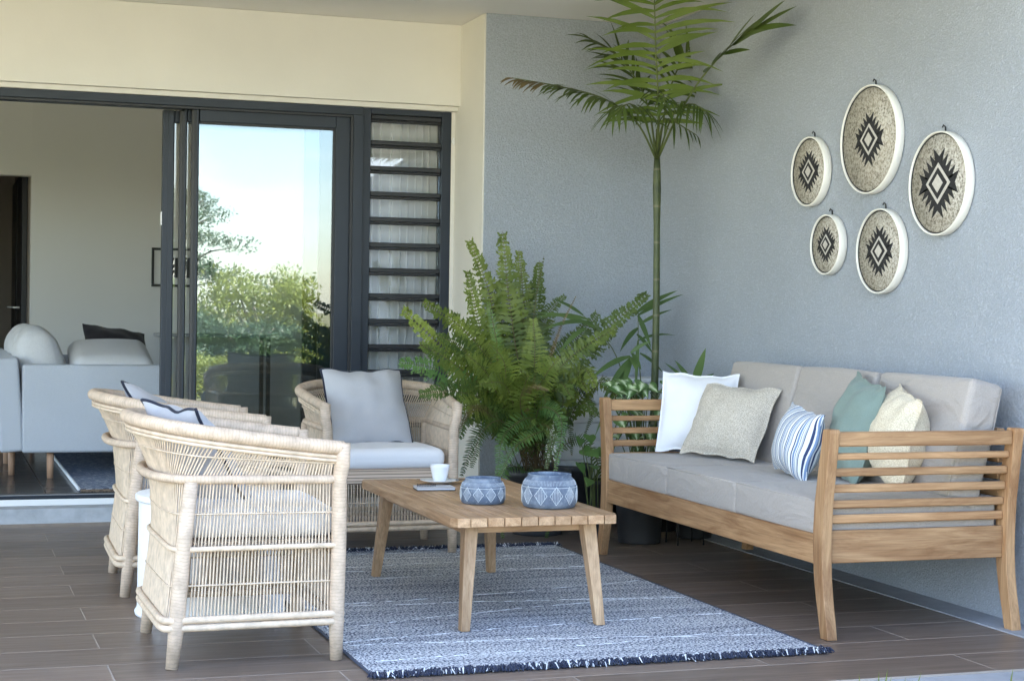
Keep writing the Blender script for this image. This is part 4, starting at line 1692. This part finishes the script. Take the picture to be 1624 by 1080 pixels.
fronds = [  # photo pixel way-points with depth, width, material, fluff
    ([(828, 600, 7.90), (812, 480, 7.92), (797, 366, 7.90)], .20, 'fern', 2),
    ([(800, 590, 7.95), (778, 470, 7.98), (751, 376, 7.96)], .16, 'fern', 2),
    ([(790, 600, 7.85), (757, 520, 7.85), (734, 430, 7.82)], .15, 'fern', 2),
    ([(835, 580, 7.95), (825, 480, 8.0), (822, 392, 8.0)], .15, 'fern', 2),
    ([(845, 600, 7.98), (850, 500, 8.02), (862, 412, 7.95)], .17, 'fern_dark', 2),
    ([(850, 600, 7.9), (846, 500, 7.95), (853, 408, 7.95)], .05, 'fern_dark', 1),
    ([(832, 600, 8.05), (826, 500, 8.1), (824, 425, 8.1)], .06, 'fern_dark', 1),
    ([(800, 600, 7.8), (735, 530, 7.75), (668, 480, 7.68)], .18, 'fern', 2),
    ([(790, 620, 7.7), (715, 560, 7.62), (640, 486, 7.58)], .18, 'fern', 2),
    ([(780, 640, 7.6), (705, 590, 7.5), (630, 574, 7.45)], .19, 'fern_fresh', 2),
    ([(790, 630, 7.65), (740, 560, 7.6), (690, 530, 7.55)], .16, 'fern_dark', 2),
    ([(880, 620, 7.85), (945, 535, 7.85), (1022, 464, 7.85)], .19, 'fern_dark', 2),
    ([(870, 620, 7.75), (915, 570, 7.7), (975, 515, 7.7)], .17, 'fern', 2),
    ([(800, 600, 7.65), (785, 540, 7.6), (776, 478, 7.6)], .09, 'fern_fresh', 1),
    ([(840, 640, 7.7), (850, 560, 7.65), (845, 500, 7.65)], .18, 'fern', 2),
    ([(800, 650, 7.6), (770, 590, 7.5), (735, 560, 7.4)], .19, 'fern', 2),
    ([(810, 640, 7.6), (800, 580, 7.5), (780, 545, 7.45)], .19, 'fern', 2),
    ([(845, 640, 7.6), (865, 590, 7.5), (885, 570, 7.45)], .17, 'fern', 2),
    ([(790, 660, 7.55), (745, 640, 7.4), (715, 650, 7.35)], .18, 'fern', 2),
    ([(800, 670, 7.55), (755, 660, 7.42), (735, 700, 7.38)], .17, 'fern_dark', 2),
    ([(815, 650, 7.55), (790, 610, 7.4), (760, 610, 7.3)], .18, 'fern', 2),
    ([(830, 650, 7.5), (830, 605, 7.4), (838, 590, 7.3)], .17, 'fern', 2),
    ([(850, 650, 7.7), (900, 610, 7.6), (940, 590, 7.55)], .16, 'fern_dark', 2),
    ([(822, 560, 8.0), (805, 470, 8.05), (812, 440, 8.05)], .17, 'fern', 2),
    ([(780, 650, 7.55), (720, 620, 7.42), (660, 625, 7.36)], .17, 'fern_dark', 2),
    ([(785, 640, 7.6), (722, 580, 7.5), (662, 545, 7.45)], .17, 'fern', 2),
    ([(800, 610, 7.75), (752, 545, 7.7), (712, 500, 7.66)], .17, 'fern', 2),
    ([(870, 600, 7.9), (905, 540, 7.9), (950, 500, 7.9)], .17, 'fern_dark', 2),
    ([(812, 560, 7.98), (790, 500, 8.0), (770, 455, 8.0)], .17, 'fern_dark', 2),
    ([(838, 570, 8.05), (838, 500, 8.1), (842, 450, 8.1)], .17, 'fern_dark', 2),
    ([(850, 570, 8.0), (872, 500, 8.05), (893, 470, 8.05)], .13, 'fern_dark', 2),
    ([(815, 650, 7.6), (760, 680, 7.45), (733, 758, 7.42)], .12, 'fern_dark', 1),
    ([(800, 670, 7.5), (765, 690, 7.4), (745, 745, 7.4)], .12, 'fern_dark', 1),
    ([(848, 668, 7.55), (805, 690, 7.3), (786, 752, 7.22)], .115, 'fern_fresh', 1),
    ([(862, 690, 7.45), (820, 705, 7.25), (800, 752, 7.2)], .10, 'fern_fresh', 1),
    ([(855, 655, 7.5), (893, 668, 7.35), (884, 752, 7.32)], .11, 'fern_fresh', 1),
    ([(850, 680, 7.5), (872, 690, 7.35), (868, 748, 7.32)], .10, 'fern_dark', 1),
    ([(855, 620, 7.7), (868, 590, 7.65), (852, 560, 7.6)], .08, 'fern_fresh', 1),
    ([(870, 640, 7.75), (905, 660, 7.7), (905, 720, 7.65)], .07, 'fern_dark', 1),
    ([(800, 740, 7.5), (785, 790, 7.42), (797, 852, 7.50)], .09, 'fern_fresh', 1),
    ([(850, 740, 7.5), (875, 790, 7.42), (870, 855, 7.50)], .09, 'fern_fresh', 1),
    ([(915, 700, 7.7), (955, 760, 7.62), (962, 838, 7.62)], .08, 'fern_dark', 1),
    ([(890, 620, 7.7), (940, 640, 7.65), (925, 690, 7.6)], .06, 'fern_dark', 1),
    ([(790, 660, 7.5), (748, 650, 7.36), (722, 690, 7.3)], .06, 'palm_dry', 1),
    ([(865, 600, 7.8), (890, 530, 7.75), (906, 470, 7.72)], .03, 'palm_dry', 1),
    ([(830, 640, 7.5), (842, 610, 7.36), (872, 620, 7.3)], .06, 'palm_dry', 1),
]
for wp, wd, m, fl in fronds:
    fern_frond(fpts(wp), wd, 54 if fl == 2 else 60, m, rf, .35 if fl == 2 else .15, None, fl, .12 if fl == 1 else .2, FE)
for k in range(18):      # filling fronds low in the clump
    a = rf.uniform(math.pi * .9, math.pi * 1.7)
    L = rf.uniform(.28, .46)
    hgt = rf.uniform(.22, .55)
    b = Vector((rf.normal(0, .05), rf.normal(0, .05), .285))
    d = Vector((math.cos(a), math.sin(a), 0))
    fern_frond([b, b + d * L * .35 + Vector((0, 0, hgt * .7)), b + d * L * .75 + Vector((0, 0, hgt)), b + d * L * 1.05 + Vector((0, 0, hgt * .85))],
               rf.uniform(.13, .17), 36, rf.choice(['fern', 'fern', 'fern_dark']), rf, .4, Vector((-.2, -.7, .8)), 2, .25, FE)
fl_ = MB()
for i in range(7):
    blade(fl_, Vector((-.03 + .05 * math.cos(i), -.28 + .02 * math.sin(i * 2), .53)), Vector((math.cos(i * .9), math.sin(i * .9) - .6, .6)), .028, .016, Vector((0, 0, 1)), .2, 3)
fl_.build('yellowing_leaf', 'palm_dry', FE)


# ---------------- palm
PB = Vector((3.425, 7.84, 0))
PA = thing('potted_palm', 'tall slender palm with green ringed trunk in the wall corner', 'palm', tuple(PB))
pinv = -PB
pot(PA, .12, .15, .30)
crown = P(1042, 246, 7.82) - PB
MB().tube(catmull([(0, 0, .26), (.004, 0, .7), P(1041, 470, 7.83) - PB, crown], 26), list(np.linspace(.0205, .0165, 22)) + [.019, .021, .019, .014], 14).build('trunk', 'trunk', PA)


def palm_frond(wp, Lmax, n, m, nrm, wleaf=.034, ang=.55, droop=.5, start=.2, rs=0, m2=None, rach=.0055, prof=None):
    rr = np.random.default_rng(rs)
    pts = [crown + Vector((0, 0, -.03))] + [P(*q) - PB for q in wp]
    q = catmull(pts, n)
    mb = MB()
    k = len(q[::2]) + 1
    mb.tube(q[::2] + [q[-1]], list(np.linspace(rach, .0018, k)), 6, mi=1)
    for i in range(int(n * start), n):
        t = i / (n - 1)
        tg = (q[min(i + 1, n - 1)] - q[max(i - 1, 0)]).normalized()
        side = tg.cross(Vector(nrm)).normalized()
        up = side.cross(tg).normalized()
        u = (t - start) / (1 - start)
        pf = prof(u) if prof else (.55 + .45 * math.sin(math.pi * min(1, u * 1.15 + .12))) * (1 - .45 * max(0, u - .6))
        for s in (-1, 1):
            L = Lmax * pf * rr.uniform(.6, 1.2)
            a = ang + .5 * u + rr.normal(0, .13)
            d = side * s * math.cos(a) + tg * math.sin(a) + up * rr.normal(.08, .12)
            blade(mb, q[i], d, L, wleaf * rr.uniform(.75, 1.15), up, droop * rr.uniform(.6, 1.3), 5, 2 if (m2 and t > .8) else 0)
    return mb.build('frond', [m, 'stem_green', m2 or m], PA)


# upright frond facing the patio, its tip above the picture
palm_frond([(1044, 170, 7.74), (1040, 80, 7.66), (1037, -10, 7.56), (1030, -75, 7.42)], .40, 34, 'palm_light', (-.3, -1, .25), .027, .27, .6, .2, 1)
# left arching frond with browned tip
palm_frond([(1010, 195, 7.74), (960, 158, 7.62), (890, 138, 7.50), (812, 124, 7.40)], .22, 46, 'palm', (0, -.35, 1), .019, 1.05, .9, .26, 2, 'palm_dry')
# right frond reaching up along the wall
palm_frond([(1072, 190, 7.62), (1110, 128, 7.35), (1152, 80, 7.10), (1192, 50, 6.93)], .30, 22, 'palm', (0, -1, .5), .036, 1.1, .25, .55, 3, None, .007, lambda u: .6 + .4 * u)
# rear fronds
palm_frond([(1025, 160, 7.95), (985, 95, 8.05), (935, 62, 8.12)], .28, 24, 'palm', (.1, -.6, 1), .022, .8, .8, .3, 4)
palm_frond([(1060, 150, 7.9), (1085, 90, 7.98), (1108, 60, 8.0)], .28, 22, 'palm', (.1, -.8, .6), .022, .7, 1.2, .3, 5)
# short drooping fronds round the crown
palm_frond([(1066, 185, 7.66), (1095, 165, 7.5), (1120, 178, 7.38)], .30, 17, 'palm', (.2, -.3, 1), .015, .65, 1.6, .3, 6)
palm_frond([(1020, 185, 7.66), (998, 165, 7.5), (975, 180, 7.4)], .28, 16, 'palm', (-.2, -.3, 1), .016, .7, 1.4, .3, 7)
palm_frond([(1046, 180, 7.62), (1052, 150, 7.42), (1054, 165, 7.26)], .26, 13, 'palm', (0, -.3, 1), .016, .6, 1.5, .3, 8)
palm_frond([(1052, 190, 7.70), (1080, 200, 7.58), (1105, 215, 7.52)], .18, 12, 'palm', (.2, -.3, 1), .013, .6, 2.0, .4, 9)
sh = MB()
for k, (px, py) in enumerate(((1036, 215), (1048, 214), (1042, 205))):
    sh.tube([crown + Vector((0, 0, -.09)), crown + Vector((0, 0, -.02)), P(px, py, 7.80) - PB], [.016, .012, .005], 8)
sh.build('leaf_sheath', 'stem_green', PA)


# ---------------- dracaena with long leaves
def stalk_plant(name, label, cat, base, stalks, potr=.11, poth=.24, mat_='blade', seed=0):
    b = Vector(base)
    t = thing(name, label, cat, base)
    pot(t, potr * .82, potr, poth)
    rr = np.random.default_rng(seed)
    for wp, leaves in stalks:
        pts = [Vector((rr.normal(0, .02), rr.normal(0, .02), poth * .86))] + [P(*q) - b for q in wp]
        q = catmull(pts, 18)
        MB().tube(q, list(np.linspace(.0042, .0018, 18)), 6).build('stem', 'stem_green', t)
        for (px, py, Y, px2, py2, Y2, wd, dr_) in leaves:
            mb = MB()
            a, c = P(px, py, Y) - b, P(px2, py2, Y2) - b
            d = c - a
            d.z += dr_ * d.length * .5
            blade(mb, a, d, (c - a).length * (1 + dr_ * .15), wd, Vector((-.2, -.8, .6)), dr_, 6)
            mb.build('leaf', mat_, t)
    return t


stalk_plant('bamboo_plant', 'bamboo-like plant with long drooping leaves beside the palm trunk', 'plant', (3.16, 8.0, 0), [
    ([(990, 640, 7.9), (975, 560, 7.85), (925, 500, 7.8)], [
        (945, 520, 7.8, 855, 492, 7.75, .026, .5), (935, 507, 7.8, 850, 500, 7.75, .024, .5), (940, 512, 7.8, 862, 520, 7.7, .026, .6),
        (925, 500, 7.8, 878, 472, 7.8, .02, .4), (930, 520, 7.8, 888, 560, 7.7, .026, .7), (945, 540, 7.8, 905, 572, 7.7, .026, .6)]),
    ([(985, 650, 7.75), (990, 600, 7.65), (1000, 570, 7.6)], [
        (1000, 565, 7.6, 938, 600, 7.5, .03, .6), (1000, 568, 7.6, 955, 640, 7.5, .03, .5), (1002, 570, 7.6, 985, 625, 7.5, .026, .5),
        (1000, 566, 7.6, 1010, 590, 7.5, .026, .7), (1002, 560, 7.6, 1016, 585, 7.5, .024, .6), (998, 575, 7.6, 944, 690, 7.5, .024, .3), (1000, 560, 7.6, 1030, 540, 7.55, .022, .6)]),
    ([(1010, 640, 7.95), (1012, 560, 7.9), (1012, 500, 7.9)], [
        (1012, 500, 7.9, 1032, 550, 7.85, .028, .3), (1010, 495, 7.9, 1072, 460, 7.85, .03, .3), (1012, 500, 7.9, 1080, 466, 7.85, .024, .3),
        (1014, 515, 7.9, 1062, 490, 7.9, .02, .4), (1012, 520, 7.9, 985, 555, 7.8, .026, .6), (1010, 530, 7.9, 1034, 560, 7.85, .022, .6),
        (1012, 540, 7.9, 1066, 528, 7.85, .016, .7), (1012, 540, 7.9, 1008, 620, 7.8, .02, .2), (1015, 560, 7.9, 1050, 590, 7.85, .02, .6)]),
], seed=3)
stalk_plant('agave_plant', 'small upright strap-leaved plant showing above the white cushion', 'plant', (3.50, 7.50, 0), [
    ([(1098, 640, 7.45), (1100, 600, 7.42)], [
        (1100, 612, 7.42, 1119, 552, 7.35, .042, .1), (1098, 610, 7.42, 1072, 572, 7.4, .03, .3), (1100, 614, 7.42, 1130, 592, 7.38, .034, .4),
        (1096, 612, 7.42, 1056, 575, 7.4, .022, .3), (1102, 612, 7.42, 1134, 604, 7.36, .028, .3), (1098, 615, 7.42, 1062, 610, 7.36, .03, .4)]),
], .10, .22, seed=4)


def broad_leaf_plant(name, label, base, spots, size, seed, mat_, potr=.1, poth=.2):
    b = Vector(base)
    t = thing(name, label, 'plant', base)
    pot(t, potr * .82, potr, poth)
    rr = np.random.default_rng(seed)
    for (px, py, Y) in spots:
        tip = P(px, py, Y) - b
        root = Vector((rr.normal(0, .02), rr.normal(0, .02), poth * .87))
        st = catmull([root, root.lerp(tip, .6) + Vector((0, 0, .04)), tip], 8)
        d = Vector(((tip.x - root.x) * .6 + rr.normal(0, .35), -.7 + rr.normal(0, .3), -.25 + rr.normal(0, .3))).normalized()
        L = size * rr.uniform(.75, 1.15)
        up = Vector((rr.normal(0, .3), -.6, .8)).normalized()
        side = d.cross(up).normalized()
        mb = MB()
        mb.tube(st, .0022, 5, mi=1)
        # heart / arrow shaped blade, folded slightly along the midrib
        prof = [(-.22, .30), (-.05, .44), (.12, .46), (.35, .38), (.6, .24), (.85, .08), (1.0, 0.0)]
        vs, fs, uv = [], [], []
        nu = up
        for i, (a, wv) in enumerate(prof):
            c = tip + d * (L * max(a, 0)) - nu * (.12 * L * max(a, 0) ** 2)
            e_ = tip + d * (L * a) - nu * (.12 * L * max(a, 0) ** 2 + .03 * L)
            vs += [e_ - side * wv * L, c, e_ + side * wv * L]
        for i in range(len(prof) - 1):
            k = i * 3
            fs += [(k, k + 1, k + 4, k + 3), (k + 1, k + 2, k + 5, k + 4)]
            u0, u1 = i / 6, (i + 1) / 6
            uv += [((u0, 0), (u0, .5), (u1, .5), (u1, 0)), ((u0, .5), (u0, 1), (u1, 1), (u1, .5))]
        mb.add(vs, fs, True, uv)
        mb.build('leaf', [mat_, 'stem_green'], t)
    return t


rs_ = np.random.default_rng(8)
sp1 = [(rs_.uniform(962, 1056), rs_.uniform(600, 632), rs_.uniform(7.25, 7.5)) for _ in range(24)] + \
      [(rs_.uniform(966, 1056), rs_.uniform(640, 700), rs_.uniform(7.2, 7.45)) for _ in range(22)]
broad_leaf_plant('caladium_plant', 'low plant with pale variegated arrow leaves behind the sofa arm', (3.17, 7.40, 0), sp1, .075, 9, 'caladium', .12, .3)
sp2 = [(921, 695, 7.45), (935, 690, 7.42), (938, 715, 7.35), (920, 735, 7.38), (942, 738, 7.35), (946, 712, 7.4), (935, 760, 7.35), (926, 712, 7.45)]
broad_leaf_plant('leafy_pot_plant', 'small green leafy plant peeping out between fern and teak sofa arm', (2.93, 7.40, 0), sp2, .07, 10, 'fern_fresh', .07, .16)

# second dark pot and plant stand seen low behind
pp_ = thing('empty_pot', 'plain charcoal pot standing behind the fern pot', 'pot', (3.03, 7.98, 0))
pot(pp_, .10, .12, .32)
ps = thing('plant_stand', 'thin black metal plant stand half hidden under the teak sofa', 'stand', (3.36, 7.30, 0))
for dx, dy in ((-.06, -.06), (.06, -.06), (-.06, .06), (.06, .06)):
    MB().tube([(dx * 1.1, dy * 1.1, .001), (dx, dy, .17)], .004, 6).build('leg', 'black', ps)
MB().tube([(math.cos(a) * .09, math.sin(a) * .09, .17) for a in np.linspace(0, 6.283, 25)[:-1]], .004, 6, closed=True).build('ring', 'black', ps)

# white slatted cabinet by the wall
cb = thing('white_cabinet', 'white cabinet with horizontal boards behind the ferns', 'cabinet', (2.99, 8.06, 0))
MB().box((0, .02, .235), (.62, .28, .725)).build('body', 'white_paint', cb)
for k in range(5):
    MB().box((-.004, .0, .238 + k * .0945), (.624, .0195, .238 + k * .0945 + .0915), .003).build('board', 'white_paint', cb)
MB().box((-.012, -.006, .7255), (.632, .29, .745), .003).build('top', 'white_paint', cb)
MB().box((.01, .03, .001), (.61, .28, .2345), .003).build('plinth', 'pot_dark', cb)


# ================================================================== garden (behind the camera, mirrored in the glass)
def leaf_mesh(name, clumps, per, size, m, seed, flat=.6):
    r_ = np.random.default_rng(seed)
    vs, fs = [], []
    for (cx, cy, cz, rad) in clumps:
        d = r_.normal(size=(per, 3))
        d /= np.linalg.norm(d, axis=1)[:, None]
        p = np.array([cx, cy, cz]) + d * (rad * r_.uniform(.45, 1.05, (per, 1))) * np.array([1, 1, flat + .2])
        a = r_.normal(size=(per, 3))
        a /= np.linalg.norm(a, axis=1)[:, None]
        b = np.cross(a, d)
        b /= np.linalg.norm(b, axis=1)[:, None] + 1e-9
        s = size * r_.uniform(.6, 1.3, (per, 1))
        q = np.stack([p - a * s, p + b * s * .45, p + a * s, p - b * s * .45], 1).reshape(-1, 3)
        o = len(vs)
        vs.extend(q.tolist())
        fs.extend([(o + 4 * i, o + 4 * i + 1, o + 4 * i + 2, o + 4 * i + 3) for i in range(per)])
    me = bpy.data.meshes.new(name)
    me.from_pydata(vs, [], fs)
    me.materials.append(M[m])
    return me


def shrub_clumps(r, h, n, seed):
    q = np.random.default_rng(seed)
    out_ = []
    for i in range(n):
        a, rr, z = q.uniform(0, 6.28), r * math.sqrt(q.random()) * .8, h * q.uniform(.15, .88)
        out_.append((rr * math.cos(a), rr * math.sin(a), z, q.uniform(.22, .38) * min(r, h)))
    return out_


sm = {}
for key, m, sz in (('a', 'shrub_a', .032), ('b', 'shrub_b', .03), ('c', 'shrub_c', .034)):
    sm[key] = leaf_mesh('foliage', shrub_clumps(1.0, 1.0, 34, ord(key)), 330, sz, m, ord(key) + 5)
stem_me = MB()
for a in range(5):
    stem_me.tube([(0, 0, 0), (.1 * math.cos(a * 1.3), .1 * math.sin(a * 1.3), .4), (.35 * math.cos(a * 1.3), .35 * math.sin(a * 1.3), .8)], [.03, .022, .008], 6)
stem_me = stem_me.mesh('stems', 'bark')
LAB = {'a': 'rounded green garden shrub mirrored in the glass door', 'b': 'yellow green garden shrub mirrored in the glass door', 'c': 'dark green garden shrub mirrored in the glass door'}


def shrub(key, x, y_, r, h):
    t = thing('garden_shrub', LAB[key], 'shrub', (x, y_, -.10), random.uniform(0, 6.28), 'garden shrubs %s' % key)
    t.scale = (r, r, h)
    f = link(bpy.data.objects.new('foliage', sm[key]), t)
    s_ = link(bpy.data.objects.new('stems', stem_me), t)


gr = random.Random(4)
for i in range(11):
    shrub(gr.choice('bba'), -3 + i * 1.35 + gr.uniform(-.3, .3), -4.6 + gr.uniform(-.6, .6), gr.uniform(.6, .9), gr.uniform(.4, .65))
for i in range(12):
    shrub(gr.choice('acc'), -5 + i * 1.7 + gr.uniform(-.4, .4), -9.5 + gr.uniform(-.8, .8), gr.uniform(1.0, 1.4), gr.uniform(.8, 1.15))
for i in range(13):
    shrub(gr.choice('abb'), -8 + i * 2.3 + gr.uniform(-.6, .6), -16 + gr.uniform(-1.5, 1.5), gr.uniform(1.5, 2.0), gr.uniform(1.3, 1.9))


def tree(label, x, y_, h, r, m, seed):
    t = thing('garden_tree', label, 'tree', (x, y_, -.10))
    q = np.random.default_rng(seed)
    tr = MB()
    tr.tube(catmull([(0, 0, 0), (.12, .05, h * .3), (-.05, .1, h * .62), (0, 0, h * .9)], 10), list(np.linspace(.13, .03, 10)), 8)
    cl_ = []
    for i in range(34):
        a, z = q.uniform(0, 6.28), h * q.uniform(.36, 1.0)
        rr = r * q.uniform(.35, 1) * (1.15 - abs(z / h - .7))
        e_ = Vector((rr * math.cos(a), rr * math.sin(a), z))
        tr.tube([Vector((0, .05, z * .75)), e_ * .6 + Vector((0, 0, z * .34)), e_], [.035, .02, .006], 5)
        cl_.append((e_.x, e_.y, e_.z, q.uniform(.3, .5)))
        cl_.append((e_.x * .7, e_.y * .7, e_.z + .1, q.uniform(.25, .4)))
    tr.build('trunk', 'bark', t)
    f = link(bpy.data.objects.new('crown', leaf_mesh('crown', cl_, 150, .04, m, seed + 1, .3)), t)


tree('open-crowned garden tree rising above the shrubs in the mirrored view', 4.7, -18.5, 3.5, 1.5, 'shrub_c', 3)
tree('slender garden tree with dark crown standing beyond the shrubs', 12.5, -20, 5.0, 1.8, 'shrub_c', 9)
tree('broad garden tree with green crown across the lawn', -6.5, -18, 5.0, 2.2, 'shrub_a', 12)
